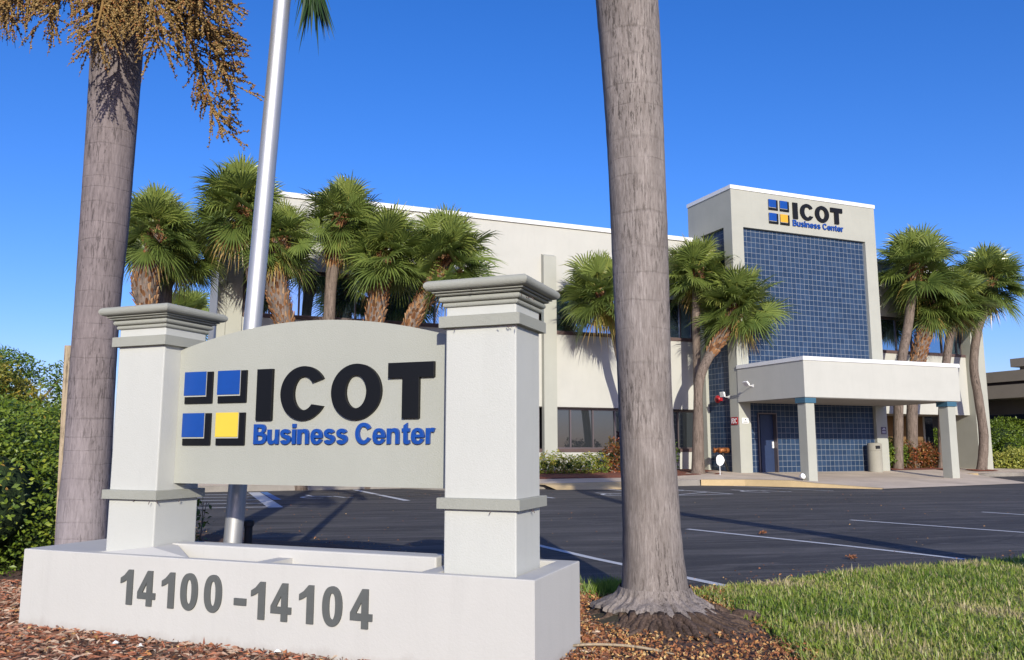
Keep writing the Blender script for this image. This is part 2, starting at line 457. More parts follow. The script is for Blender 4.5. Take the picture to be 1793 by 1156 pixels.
class MB:
    def __init__(s): s.v, s.f = [], []
    def add(s, vs, fs):
        b = len(s.v); s.v += [tuple(v) for v in vs]; s.f += [tuple(i + b for i in f) for f in fs]; return s
    def box(s, x0, x1, y0, y1, z0, z1):
        return s.add([(x0, y0, z0), (x1, y0, z0), (x1, y1, z0), (x0, y1, z0), (x0, y0, z1), (x1, y0, z1), (x1, y1, z1), (x0, y1, z1)],
                     [(0, 3, 2, 1), (4, 5, 6, 7), (0, 1, 5, 4), (1, 2, 6, 5), (2, 3, 7, 6), (3, 0, 4, 7)])
    def tube(s, pts, rad, n=10, cap=True):
        pts = [Vector(p) for p in pts]
        if not isinstance(rad, (list, tuple)): rad = [rad] * len(pts)
        rings = []
        prev = None
        for i, p in enumerate(pts):
            d = (pts[min(i + 1, len(pts) - 1)] - pts[max(i - 1, 0)]).normalized()
            if prev is None:
                a = Vector((1, 0, 0)) if abs(d.x) < .9 else Vector((0, 1, 0))
                x = (a - d * a.dot(d)).normalized()
            else:
                x = (prev - d * prev.dot(d)).normalized()
            prev = x
            y = d.cross(x)
            rings.append([p + (x * math.cos(2 * math.pi * k / n) + y * math.sin(2 * math.pi * k / n)) * rad[i] for k in range(n)])
        vs = [v for r in rings for v in r]
        fs = []
        for i in range(len(pts) - 1):
            for k in range(n):
                fs.append((i * n + k, i * n + (k + 1) % n, (i + 1) * n + (k + 1) % n, (i + 1) * n + k))
        if cap:
            fs.append(tuple(range(n - 1, -1, -1)))
            fs.append(tuple((len(pts) - 1) * n + k for k in range(n)))
        return s.add(vs, fs)
    def lathe(s, prof, n=32, c=(0, 0, 0)):
        vs, fs = [], []
        for r, z in prof:
            for k in range(n):
                a = 2 * math.pi * k / n
                vs.append((c[0] + r * math.cos(a), c[1] + r * math.sin(a), c[2] + z))
        for i in range(len(prof) - 1):
            for k in range(n):
                fs.append((i * n + k, i * n + (k + 1) % n, (i + 1) * n + (k + 1) % n, (i + 1) * n + k))
        fs.append(tuple(range(n - 1, -1, -1)))
        fs.append(tuple((len(prof) - 1) * n + k for k in range(n)))
        return s.add(vs, fs)
    def sqlathe(s, prof, x0, x1, y0, y1):
        # square moulding: profile of (outward offset, z)
        vs, fs = [], []
        for o, z in prof:
            vs += [(x0 - o, y0 - o, z), (x1 + o, y0 - o, z), (x1 + o, y1 + o, z), (x0 - o, y1 + o, z)]
        for i in range(len(prof) - 1):
            for k in range(4):
                fs.append((i * 4 + k, i * 4 + (k + 1) % 4, (i + 1) * 4 + (k + 1) % 4, (i + 1) * 4 + k))
        fs.append((3, 2, 1, 0))
        m_ = (len(prof) - 1) * 4
        fs.append((m_, m_ + 1, m_ + 2, m_ + 3))
        return s.add(vs, fs)
    def build(s, name, mat, parent=None, smooth=False, bevel=0.0, seg=2, loc=None, mats=None):
        o = link_mesh(name, s.v, s.f, mat, parent, smooth=smooth, loc=loc)
        if bevel:
            bv = o.modifiers.new('bevel', 'BEVEL')
            bv.width = bevel; bv.segments = seg; bv.limit_method = 'ANGLE'; bv.angle_limit = R(40)
        return o

def poly_mesh(loops, depth, bev=0.0):
    """flat outline(s) in x,z -> solid, front face towards -y at y=0 .. back at y=depth"""
    cu = bpy.data.curves.new('outline', 'CURVE')
    cu.dimensions = '2D'; cu.fill_mode = 'BOTH'
    cu.extrude = depth / 2; cu.bevel_depth = bev; cu.bevel_resolution = 1
    for lp in loops:
        sp = cu.splines.new('POLY')
        sp.points.add(len(lp) - 1)
        for pt, (x, z) in zip(sp.points, lp): pt.co = (x, z, 0, 1)
        sp.use_cyclic_u = True
    return curve_to_mesh(cu, depth)
def curve_to_mesh(cu, depth):
    ob = bpy.data.objects.new('tmp', cu)
    COL.objects.link(ob)
    dg = bpy.context.evaluated_depsgraph_get()
    dg.update()
    me = bpy.data.meshes.new_from_object(ob.evaluated_get(dg))
    bpy.data.objects.remove(ob); bpy.data.curves.remove(cu)
    for v in me.vertices:
        x, y, z = v.co
        v.co = (x, -z + depth / 2, y)
    me.polygons.foreach_set('use_smooth', [False] * len(me.polygons))
    return me
def text_me(s, h, depth, bold=0.0, width=None, spacing=1.0):
    cu = bpy.data.curves.new('txt', 'FONT')
    cu.body = s; cu.size = 1.0; cu.offset = bold; cu.extrude = depth / 2; cu.space_character = spacing; cu.resolution_u = 4
    me = curve_to_mesh(cu, depth)
    xs = [v.co.x for v in me.vertices]; zs = [v.co.z for v in me.vertices]
    x0, x1, z0, z1 = min(xs), max(xs), min(zs), max(zs)
    kz = h / (z1 - z0); kx = (width / (x1 - x0)) if width else kz
    for v in me.vertices:
        v.co.x = (v.co.x - x0) * kx; v.co.z = (v.co.z - z0) * kz
    return me
def put(me, name, mat, parent, loc, scale=None):
    me.name = name
    me.materials.clear(); me.materials.append(mat)
    o = bpy.data.objects.new(name, me)
    COL.objects.link(o)
    o.parent = parent; o.location = loc
    if scale: o.scale = scale
    return o
def ell(cx, cz, rx, rz, a0=0, a1=360, n=40, p=1.0):
    out = []
    for k in range(n + (0 if abs(a1 - a0) == 360 else 1)):
        a = R(a0 + (a1 - a0) * k / n)
        c, s_ = math.cos(a), math.sin(a)
        out.append((cx + rx * math.copysign(abs(c) ** p, c), cz + rz * math.copysign(abs(s_) ** p, s_)))
    return out

# ------------------------------------------------------------------ the ground, roads and pavements
def sheet(name, pts, z, mat, kind='structure'):
    """polygon sheet; z = number or function(x, y)"""
    f = z if callable(z) else (lambda x, y: z)
    o = link_mesh(name, [(x, y, f(x, y)) for x, y in pts], [tuple(range(len(pts)))], mat)
    tag(o, kind=kind)
    return o
def W2(pts): return [tuple(B(u, v)[:2]) for u, v in pts]

gme = MB().add([(-600, -300, -.012), (600, -300, -.012), (600, 900, -.012), (-600, 900, -.012)], [(0, 1, 2, 3)])
tag(gme.build('ground', M['turf']), kind='structure')
# edge of the parking lot beside the planting bed and the lawn
EDGE = [(-30, 26), (-9, 14.5), (-3.5, 11.3), (-2.1, 10.5), (-.9, 9.2), (.1, 7.7), (.6, 7.15), (1.4, 7.0), (2.3, 7.55), (3.35, 8.15), (5.5, 9.05), (9, 10.4), (14, 12), (40, 22)]
lot = EDGE + [(90, 40), (90, 120), (-60, 120), (-60, 40)]
sheet('parking_lot', lot, 0.0, M['asphalt'])

def zside(u, v): return .17 + .038 * (v - 1.3)
KERB = [(-45, 3.1), (-12.6, 3.1), (-11.6, 1.15), (-9.6, 1.1), (-3.2, 1.35), (-2.1, .55), (-1.25, -.6), (-.8, -1.15), (.25, -2.7)]
KZ = [.16, .16, .16, .15, .18, .19, .19, .12, .012]
FRONT = [(.25, -2.7), (4, -2.15), (8, -1.6), (8.6, -.9), (11.3, 3.35)]
FZ = [.012, .012, .012, .015, .12]
KR = [(11.3, 3.35), (13, 3.55), (30, 3.6), (60, 3.6)]
def apron_mesh():
    from mathutils.geometry import delaunay_2d_cdt
    pts = [(u, v, z) for (u, v), z in zip(KERB, KZ)] + [(u, v, z) for (u, v), z in zip(FRONT[1:], FZ[1:])] + [(u, v, .14) for u, v in KR[1:]]
    pts += [(60, 20, .55), (-45, 20, .55)]
    nb = len(pts)
    inner = []
    for u in np.arange(-44, 58, 2.0):
        for v in np.arange(-2, 19, 1.0):
            if u < -3: 
                if v < (3.8 if u < -12 else 2.0): continue
                z = zside(u, v)
            elif u > 11.5:
                if v < 4.2: continue
                z = .14 + .04 * (v - 3.6)
            else:
                vf = np.interp(u, [-3.2, -2, -.8, .25, 8, 8.6, 11.5], [1.4, .6, -1.1, -2.7, -1.6, -.9, 3.4])
                zf = np.interp(u, [-3, -1.2, -.6, .3, 9, 11.5], [.18, .18, .10, .015, .02, .12])
                if v < vf + .4: continue
                vt = 3.45
                z = zf + (v - vf) / max(.5, vt - vf) * (.3 - zf) if v < vt else .3 + .03 * (v - vt)
            inner.append((u, v, float(z)))
    allp = pts + inner + [(0, 0, .12), (.36, 0, .125), (6.35, 0, .14), (6.7, 0, .14), (0, 3.45, .3), (7.1, 3.45, .3)]
    r = delaunay_2d_cdt([Vector(p[:2]) for p in allp], [(i, (i + 1) % nb) for i in range(nb)], [], 1, 1e-4)
    zs = {}
    vv = []
    for i, v in enumerate(r[0]):
        oi = r[3][i][0] if r[3][i] else 0
        p = B(v.x, v.y); vv.append((p.x, p.y, allp[oi][2]))
    o = link_mesh('pavement', vv, [tuple(f) for f in r[2]], M['concrete'], smooth=True)
    tag(o, kind='structure')
apron_mesh()

def kerb_strip(name, pts, zs, mat, wd=.15):
    P = [Vector((u, v, 0)) for u, v in pts]
    m = MB()
    vs = []
    for i, p in enumerate(P):
        d = (P[min(i + 1, len(P) - 1)] - P[max(i - 1, 0)]).normalized()
        n = Vector((-d.y, d.x, 0))
        a = p - n * .004; b = p + n * wd
        z = zs[i]
        for q, zz in ((a - n * .02, -.02), (a, z - .012), (a + n * .015, z + .006), (b, z + .006), (b, z - .06)):
            w_ = B(q.x, q.y); vs.append((w_.x, w_.y, zz))
    fs = []
    for i in range(len(P) - 1):
        for k in range(4):
            fs.append((i * 5 + k, (i + 1) * 5 + k, (i + 1) * 5 + k + 1, i * 5 + k + 1))
    o = link_mesh(name, vs, fs, mat)
    tag(o, kind='structure')
kerb_strip('kerb', [(-45, 3.1), (-12.6, 3.1), (-11.6, 1.15), (-9.6, 1.1), (-3.25, 1.345)], [.16, .16, .16, .15, .18], M['kerb'])
kerb_strip('yellow_kerb', [(-3.2, 1.35), (-2.1, .55), (-1.25, -.6), (-.8, -1.15), (.25, -2.7)], [.18, .19, .19, .12, .016], M['yellowkerb'], .3)
kerb_strip('kerb', [(11.35, 3.4), (13, 3.55), (30, 3.6), (60, 3.6)], [.12, .15, .15, .15], M['kerb'])
kerb_strip('yellow_kerb', [(10.3, 2.7), (11.3, 3.38), (11.9, 3.45)], [.10, .13, .15], M['yellowkerb'], .25)
# curb-ramp flare on the left walk
m = MB()
fl = [(-8.7, .55, .004), (-5.6, -.35, .004), (-6.2, 1.22, .17), (-9.4, 1.08, .16), (-8.9, .9, .13)]
link_fl = link_mesh('ramp', [tuple(B(u, v, z)) for u, v, z in fl], [(0, 1, 2, 3, 4)], M['yellowkerb']); tag(link_fl, kind='structure')

# beds
def bed(name, pts, zoff, mat, amp=.03, step=.35, ext=0):
    from mathutils.geometry import delaunay_2d_cdt
    P = [Vector(p) for p in pts]
    def inside(x, y):
        c = False; j = len(P) - 1
        for i in range(len(P)):
            if (P[i].y > y) != (P[j].y > y) and x < (P[j].x - P[i].x) * (y - P[i].y) / (P[j].y - P[i].y) + P[i].x: c = not c
            j = i
        return c
    xs = [p.x for p in P]; ys = [p.y for p in P]
    inner = []
    for x in np.arange(min(xs), max(xs), step):
        for y in np.arange(min(ys), max(ys), step):
            xx, yy = x + rng.uniform(-.1, .1) * step, y + rng.uniform(-.1, .1) * step
            if inside(xx, yy): inner.append(Vector((xx, yy)))
    allp = P + inner
    r = delaunay_2d_cdt(allp, [(i, (i + 1) % len(P)) for i in range(len(P))], [], 1, 1e-4)
    return r, len(P)
def bed_b(name, pts, mat, amp=.03, base=None, step=.35):
    r, nb = bed(name, pts, 0, mat, amp, step)
    vs = []
    for i, v in enumerate(r[0]):
        edge = bool(r[3][i]) and r[3][i][0] < nb
        zz = (base or zside)(v.x, v.y) + (.004 if edge else .03 + rng.uniform(0, amp))
        vs.append(tuple(B(v.x, v.y, zz)))
    tag(link_mesh(name, vs, [tuple(f) for f in r[2]], mat, smooth=True), kind='structure')
bed_b('mulch_bed', [(-30, 5.0), (-13.2, 4.6), (-12, 2.7), (-3, 2.75), (-1.9, 2.8), (-.6, 3.2), (-.15, 3.9), (-.15, 5.9), (-30, 5.95)], M['redmulch'])
bed_b('mulch_bed', [(7.3, 3.75), (8.6, 3.8), (11.2, 4.0), (11.6, 4.6), (11.5, 5.9), (7.3, 5.9)], M['redmulch'], base=lambda u, v: .30 + .02 * (v - 3.45))
bed_b('mulch_bed', [(13.3, 4.5), (14.5, 4.5), (14.5, 5.2), (13.3, 5.2)], M['redmulch'], base=lambda u, v: .14 + .04 * (v - 3.6) + .02, step=.2)
# planting bed round the sign (brown mulch), z about 0
LAWN_X = 1.62
r, nb = bed('b', [(-12, -4), (LAWN_X, -4), (LAWN_X, 4.9), (1.68, 5.6), (1.6, 6.1), (1.5, 6.6), (1.5, 7.03), (1.4, 6.98), (.6, 7.13), (.1, 7.68), (-.9, 9.18), (-2.1, 10.48), (-3.5, 11.28), (-9, 14.45), (-12, 16)], 0, None, step=.25)
vs = []
for i, v in enumerate(r[0]):
    edge = bool(r[3][i]) and r[3][i][0] < nb
    vs.append((v.x, v.y, .006 if edge else rng.uniform(.008, .03)))
tag(link_mesh('mulch_bed', vs, [tuple(f) for f in r[2]], M['mulch'], smooth=True), kind='structure')
lawn_pts = [(LAWN_X, -4), (30, -4), (30, 17.8), (14, 11.97), (9, 10.38), (5.5, 9.03), (3.35, 8.13), (2.3, 7.53), (1.5, 7.05), (1.5, 6.6), (1.6, 6.1), (1.68, 5.6), (LAWN_X, 4.9)]
sheet('lawn', lawn_pts, .012, M['turf'])

# painted markings, 4 mm above the asphalt
def mark(pts, wd=.1, mat='linewhite', z=.005):
    P = [Vector((u, v, 0)) for u, v in pts]
    vs = []; fs = []
    for i, p in enumerate(P):
        d = (P[min(i + 1, len(P) - 1)] - P[max(i - 1, 0)]).normalized()
        n = Vector((-d.y, d.x, 0)) * wd / 2
        for q in (p - n, p + n):
            w_ = B(q.x, q.y); vs.append((w_.x, w_.y, z))
    for i in range(len(P) - 1): fs.append((2 * i, 2 * i + 2, 2 * i + 3, 2 * i + 1))
    tag(link_mesh('road_marking', vs, fs, M[mat]), kind='structure')
mark([(-14.80, -10.5), (-14.68, -13.0), (-14.45, -15.2)])
mark([(-11.85, -10.62), (-11.25, -13.2), (-11.0, -14.6)])
mark([(-8.44, -10.34), (-7.7, -12.86), (-7.3, -14.0)])
mark([(-4.85, -9.95), (-4.70, -10.9), (-4.3, -13.5)])
mark([(-14.05, 2.7), (-13.95, -2.6)], .16)
mark([(-10.5, .9), (-10.45, -3.0)])
mark([(-7.25, 1.0), (-7.2, -3.25)])
mark([(-5.55, 1.1), (-5.4, -3.15)])
for k in range(4): mark([(-7.15, -3.1 + k * 1.05), (-5.5, -2.2 + k * 1.05)], .09, z=.009)
mark([(-7.2, -3.25), (-5.4, -3.2)], .09, z=.009)
mark([(-2.5, .6), (-2.3, -1.34), (-1.82, -2.95)], .09)
mark([(-16.85, 2.4), (-16.98, -3.7)], .3)
mark([(-16.6, 2.4), (-16.65, -1.2)], .18, 'lineblue', .009)
for k in range(5): mark([(-21, -2.9 + k * 1.25), (-17.05, -3.5 + k * 1.25)], .12)
mark([(-15.3, 2.3), (-13.2, -1.4)], .1, 'linefaded', .009)
mark([(-12.9, .6), (-11.2, -2.6)], .1, 'linefaded', .009)
# wheelchair-space symbols: a disc ring, seat bar and body strokes
for cu_, cv_ in ((-15.65, -.45), (-8.35, -2.3), (-4.0, -2.35)):
    ring_ = [(cu_ + .34 * math.cos(a), cv_ + .45 * math.sin(a)) for a in np.linspace(0, 5.0, 16)]
    mark(ring_, .1, z=.005)
    mark([(cu_ - .1, cv_ + .95), (cu_ - .05, cv_ + .2), (cu_ + .45, cv_ + .15), (cu_ + .6, cv_ - .5), (cu_ + .8, cv_ - .5)], .1, z=.009)

# ------------------------------------------------------------------ the office building (all parts in building axes u,w,z)
bld = empty('office_building', BO, BROT, 'off-white two-storey office building with blue-tiled entrance tower and canopy', 'building')
g0 = -.05
G = .22          # depth of window recess
wl = MB()
# left wing, front wall plane v=6, from u=-17.13 to 0
U0, U1 = -17.13, -.0
wl.box(U0, U1, 6, 6.3, g0, 1.03)
wl.box(U0, U1, 6, 6.3, 2.67, 5.33)
wl.box(U0, U1, 6, 6.3, 6.97, 9.38)
wl.box(U0, U1, 6.3, 6.6, 6.9, 9.3)
wl.box(-17.7, -17.4, 6.31, 18, g0, 9.3)
# right wing
wl.box(7.1, 15.25, 6, 6.3, 2.67, 5.33)
wl.box(7.1, 15.25, 6, 6.3, 6.97, 9.38)
wl.build('wall', M['wall_white'], bld)
rf = MB().box(-17.4, 15.6, 6.305, 18, 9.0, 9.2)
rf.box(-17.4, 15.6, 17.7, 18.0, g0, 8.99)
rf.build('roof', M['wall_greige'], bld)
tr = MB().box(-17.95, -.01, 5.93, 6.35, 9.38, 9.55)
tr.box(7.11, 15.75, 5.93, 6.35, 9.38, 9.55)
tr.box(-17.95, -17.6, 6.352, 18, 9.38, 9.55)
tr.build('roof_trim', M['trim_white'], bld, bevel=.01)
pr = MB().box(-17.87, -17.62, 5.9, 6.3, g0, 9.379)
pr.box(-17.61, -17.132, 5.9, 6.3, g0, 9.379)
pr.build('end_pier', M['wall_greige'], bld)
MB().add([(-6.68, 5.999, g0), (-6.17, 5.999, g0), (-6.17, 5.78, g0), (-6.68, 5.78, g0), (-6.68, 5.999, 8.3), (-6.17, 5.999, 8.3), (-6.17, 5.78, 8.2), (-6.68, 5.78, 8.2)],
         [(3, 2, 6, 7), (0, 3, 7, 4), (1, 5, 6, 2), (4, 7, 6, 5)]).build('pilaster', M['wall_greige'], bld)
rp = MB().box(14.85, 15.7, 5.68, 7.0, g0, 9.379)
rp.build('end_pier', M['wall_greige'], bld)
# ground floor of right wing, set back
MB().box(7.15, 14.84, 8.6, 8.8, g0, 2.69).build('back_wall', M['brownpanel'], bld)
MB().box(7.15, 15.2, 6.31, 12, 2.7, 2.9).build('soffit', M['soffit'], bld)
MB().box(14.98, 15.55, 8.65, 8.72, .4, 2.68).build('porch_glazing', M['glass_low'], bld)
MB().box(14.845, 14.97, 8.6, 8.9, g0, 2.69).build('porch_post', M['wall_greige'], bld)

def window_band(name_u, ua, ub, z0, z1, step, glass, sill=True, first=None):
    ms = [ua + .03]
    x = first if first is not None else ua + step
    while x < ub - .2:
        ms.append(x); x += step
    ms.append(ub - .03)
    for i in range(len(ms) - 1):
        a, b = ms[i], ms[i + 1]
        fr = MB()
        v0, v1 = 6 + G - .05, 6 + G + .02
        t_ = .028
        fr.box(a - t_ if i else a - .03, a + t_, v0, v1, z0, z1)
        if i == len(ms) - 2: fr.box(b - t_, b + .03, v0, v1, z0, z1)
        e0, e1 = a + t_, b - (t_ if True else 0)
        fr.box(e0, e1, v0 + .003, v1 - .003, z0, z0 + .05)
        fr.box(e0, e1, v0 + .003, v1 - .003, z1 - .06, z1)
        f = fr.build('window', M['mullion'], bld)
        gl = MB().add([(a + t_, 6 + G, z0 + .05), (b - t_, 6 + G, z0 + .05), (b - t_, 6 + G, z1 - .06), (a + t_, 6 + G, z1 - .06)], [(0, 1, 2, 3)])
        gl.build('pane', glass, f)
    hd = MB().box(ua, ub, 6.02, 6 + G + .05, z1, z1 + .06)
    hd.build('window_head', M['frame'], bld)
    if sill:
        MB().box(ua, ub, 5.97, 6 + G + .05, z0 - .12, z0).build('window_sill', M['sillm'], bld)
window_band('u', -17.1, -6.7, 5.45, 6.93, .93, M['glass'], first=-16.27)
window_band('u', -6.15, -.02, 5.45, 6.93, .93, M['glass'], first=-5.22)
window_band('u', 7.12, 14.84, 5.45, 6.93, .93, M['glass'])
window_band('l', -17.1, -6.7, 1.16, 2.63, .91, M['glass_low'])
window_band('l', -6.15, -.02, 1.16, 2.63, .93, M['glass_low'], first=-5.45)
# interior backing behind the glass
MB().box(-17, -.1, 6.6, 6.8, g0, 8.9).box(7.2, 15, 6.6, 6.8, 2.95, 8.9).build('inner_wall', M['darkvoid'], bld)

# tower
tw = MB()
tw.box(0, .52, 3.45, 3.95, g0, 9.43)            # left corner column
tw.box(6.53, 7.1, 3.45, 3.95, g0, 9.43)         # right corner column
tw.box(0, 7.1, 3.45, 3.95, 9.43, 10.87)         # head over the tiles
tw.box(0, .35, 3.95, 6.25, 9.48, 10.87)
tw.box(0, .35, 5.4, 6.25, g0, 9.48)
tw.box(6.8, 7.1, 3.95, 6.25, g0, 10.87)
tw.box(.35, 6.8, 6.05, 6.25, 9.2, 10.87)
tw.box(.35, 6.8, 3.95, 6.05, 10.6, 10.75)
tw.build('tower_wall', M['wall_greige'], bld)
tt = MB()
tt.sqlathe([(.03, 10.87), (.03, 11.02), (-.1, 11.02)], 0, 7.1, 3.45, 6.25)
tt.build('tower_trim', M['trim_white'], bld)
MB().add([(.52, 3.58, g0), (.93, 3.58, g0), (.93, 3.58, 2.45), (1.74, 3.58, 2.45), (1.74, 3.58, g0), (6.53, 3.58, g0), (6.53, 3.58, 9.43), (.52, 3.58, 9.43)],
         [(0, 1, 2, 7), (2, 3, 6, 7), (3, 4, 5, 6)]).build('tile_panel', M['tile'], bld)
MB().add([(.13, 5.4, g0), (.13, 3.95, g0), (.13, 3.95, 9.48), (.13, 5.4, 9.48)], [(0, 1, 2, 3)]).build('side_tile_panel', M['tile_side'], bld)
# the entrance door in its frame
df = MB().box(.90, .94, 3.52, 3.80, g0, 2.47).box(1.72, 1.76, 3.52, 3.80, g0, 2.47).box(.94, 1.72, 3.52, 3.80, 2.43, 2.47).build('door_frame', M['mullion'], bld)
dr = MB().box(1.13, 1.715, 3.70, 3.74, g0, 2.425).build('door', M['doorblue'], bld, bevel=.004)
MB().box(1.62, 1.69, 3.655, 3.699, 1.18, 1.42).build('handle', M['white'], dr, bevel=.006)
MB().box(.945, 1.125, 3.76, 3.79, g0, 2.425).build('sidelight', M['glass_low'], bld)

# canopy (carport) and its two columns
cn = MB().box(-.02, 7.0, 0, 3.445, 2.83, 4.04)
cano = cn.build('canopy', M['wall_white'], bld, bevel=.01)
MB().box(.02, 6.96, .04, 3.44, 2.81, 2.829).build('soffit', M['soffit'], cano)
MB().sqlathe([(.03, 4.04), (.03, 4.17), (-.12, 4.17), (-.12, 4.06)], -.02, 7.0, 0, 3.41).build('fascia_trim', M['trim_white'], cano)
for u_ in (0.0, 6.345):
    cl = MB().box(u_, u_ + .355, .01, .40, g0, 2.64).build('column', M['wall_greige'], bld, bevel=.012)
    MB().box(u_ - .05, u_ + .405, -.03, .45, 2.64, 2.81).build('column_cap', M['teal'], cl, bevel=.008)

# ------------------------------------------------------------------ the logo (squares and letters), x,z in sign units, depth along y
def logo(parent, k, x0, z0, y, depth, ymat):
    """k scales sign metres; x0,z0 = position of lower left square corner"""
    def P(me, name, mat, dx=0, dz=0, dy=0):
        return put(me, name, mat, parent, (x0 + dx, y - dy, z0 + dz))
    s_ = .232 * k
    sz_ = .213 * k
    for i, (cx, cz) in enumerate(((0, .278), (.280, .278), (0, 0), (.280, 0))):
        bx = MB().box(0, s_, -.0, depth * .6, 0, sz_)
        o = bx.build('logo_square', M['black'], parent, loc=(x0 + cx * k, y - depth * .6, z0 + cz * k), bevel=.002 * k)
        yb = MB().box(0, s_ * .795, -.0, depth * .10, sz_ * .215, sz_ * .995)
        yb.build('square_back', M['squareback'], o, loc=(0, -depth * .105, 0))
        col = ymat if i == 3 else M['blue']
        yf = MB().box(-.001 * k, s_ * .785, 0, depth * .24, sz_ * .255, sz_ * 1.005)
        yf.build('square_face', col, o, loc=(0, -depth * .35, 0), bevel=.0015 * k)
    lx = .604 * k
    H_ = .335 * k; zb = .16 * k
    # I
    P(poly_mesh([[(0, 0), (.118 * k, 0), (.118 * k, H_ * .985), (0, H_ * .985)]], depth, .0015 * k), 'letter', M['black'], lx, zb, depth)
    # C
    cx, rx, rz = .175 * k, .172 * k, H_ / 2 * 1.02
    outer = ell(cx, H_ / 2, rx, rz, 32, 330, 44)
    inner = ell(cx + .006 * k, H_ / 2, rx - .092 * k, rz - .062 * k, 318, 38, 30)
    P(poly_mesh([outer + inner], depth, .0015 * k), 'letter', M['black'], lx + .185 * k, zb, depth)
    # O
    P(poly_mesh([ell(.178 * k, H_ / 2, .178 * k, H_ / 2 * 1.03, 0, 360, 48), ell(.178 * k, H_ / 2, .076 * k, H_ / 2 - .064 * k, 360, 0, 40)], depth, .0015 * k), 'letter', M['black'], lx + .57 * k, zb, depth)
    # T
    tw_, st, ht = .31 * k, .112 * k, .09 * k
    P(poly_mesh([[((tw_ - st) / 2, 0), ((tw_ + st) / 2, 0), ((tw_ + st) / 2, H_ - ht), (tw_, H_ - ht), (tw_, H_), (0, H_), (0, H_ - ht), ((tw_ - st) / 2, H_ - ht)]], depth, .0015 * k), 'letter', M['black'], lx + .975 * k, zb, depth)
    put_word('Business Center', 1.305 * k, .128 * k, depth * .8, M['blue'], parent, x0 + .59 * k, y - depth * .8, z0 + .008 * k)

GL = {}
def glyph_defs():
    n_ = [(0, 0), (0, .519), (.128, .519), (.128, .447), (.17, .49), (.225, .519), (.30, .531), (.39, .515), (.455, .46), (.482, .38), (.486, .32), (.486, 0), (.349, 0), (.349, .27), (.346, .34), (.325, .39), (.28, .415), (.23, .41), (.17, .375), (.142, .32), (.137, .24), (.137, 0)]
    u_ = [(.486 - x, .519 - z) for x, z in n_]
    r_ = [(0, 0), (0, .519), (.128, .519), (.128, .445), (.165, .50), (.21, .527), (.25, .531), (.30, .525), (.335, .508), (.292, .39), (.25, .405), (.205, .40), (.165, .37), (.143, .30), (.137, .20), (.137, 0)]
    i_ = [(0, 0), (0, .519), (.137, .519), (.137, 0)]
    id_ = [(0, .589), (0, .716), (.137, .716), (.137, .589)]
    e_ = [(.505, .215), (.147, .215), (.157, .155), (.19, .112), (.24, .09), (.29, .094), (.335, .118), (.362, .165), (.498, .142), (.465, .075), (.41, .025), (.34, -.003), (.258, -.012), (.16, .002), (.08, .048), (.024, .13), (0, .255), (.02, .375), (.07, .46), (.15, .514), (.245, .531), (.345, .515), (.43, .46), (.482, .38), (.505, .28)]
    eh = [(.150, .305), (.165, .37), (.205, .415), (.26, .43), (.31, .415), (.35, .37), (.365, .305)]
    def arc(cx, cz, rx, rz, a0, a1, n=14): return [(cx + rx * math.cos(R(a0 + (a1 - a0) * k / n)), cz + rz * math.sin(R(a0 + (a1 - a0) * k / n))) for k in range(n + 1)]
    sA = arc(.238, .378, .215, .153, 14, 232) + arc(.262, .150, .098, .030, 62, -160)
    sB = arc(.250, .158, .232, .170, -162, 58) + arc(.245, .366, .088, .040, 236, 10)
    s__ = [(x - .02, z) for x, z in sA + sB]
    t_ = [(.085, .519), (.085, .615), (.222, .70), (.222, .519), (.316, .519), (.316, .41), (.222, .41), (.222, .185), (.228, .13), (.25, .108), (.285, .106), (.318, .118), (.33, .012), (.285, -.006), (.225, -.012), (.16, -.002), (.11, .035), (.088, .09), (.085, .16), (.085, .41), (.022, .41), (.022, .519)]
    B_ = [(0, 0), (0, .716), (.30, .716), (.41, .708), (.48, .67), (.52, .605), (.525, .535), (.50, .45), (.43, .39), (.515, .35), (.57, .28), (.578, .20), (.55, .10), (.49, .035), (.41, .006), (.29, 0)]
    b1 = [(.147, .432), (.147, .597), (.26, .597), (.33, .59), (.375, .56), (.38, .50), (.35, .445), (.28, .432)]
    b2 = [(.147, .12), (.147, .312), (.27, .312), (.37, .30), (.42, .26), (.425, .20), (.40, .15), (.34, .122), (.27, .12)]
    C_ = ell(.335, .358, .335, .370, 30, 330, 40) + ell(.345, .358, .195, .247, 326, 34, 28)
    return {'B': ([B_, b1, b2], .64), 'u': ([u_], .585), 's': ([s__], .535), 'i': ([i_, id_], .235), 'n': ([n_], .585), 'e': ([e_, eh], .585), 'C': ([C_], .72), 't': ([t_], .39), 'r': ([r_], .37), ' ': (None, .27)}
GL = glyph_defs()
def put_word(word, width, h, depth, mat, parent, x, y, z):
    tot = sum(GL[c][1] for c in word) - .04
    kx = width / tot; kz = h / .728
    for c in word:
        lp, adv = GL[c]
        if lp: put(poly_mesh([[(a * kx, b * kz) for a, b in q] for q in lp], depth, depth * .06), 'letter', mat, parent, (x, y, z))
        x += adv * kx

twsign = empty('logo', (0, 0, 0)); twsign.parent = bld
logo(twsign, 1.93, 1.73, 9.70, 3.449, .05, M['amber'])

# ------------------------------------------------------------------ monument sign
sg = empty('monument_sign', SO, SROT, 'white stucco monument sign with two capped pillars, arched panel and street numbers in the foreground', 'sign')
pl = MB()
L_, D_, ZT = 3.665, .78, .522
gz = -.05
pl.box(.60, L_ - .12, .045, D_ - .05, gz, .30)       # fill inside
pl.box(1.87, 1.97, .045, .27, .30, ZT - .002)        # divider
pl.box(2.98, 3.075, .045, .60, .30, ZT - .003)
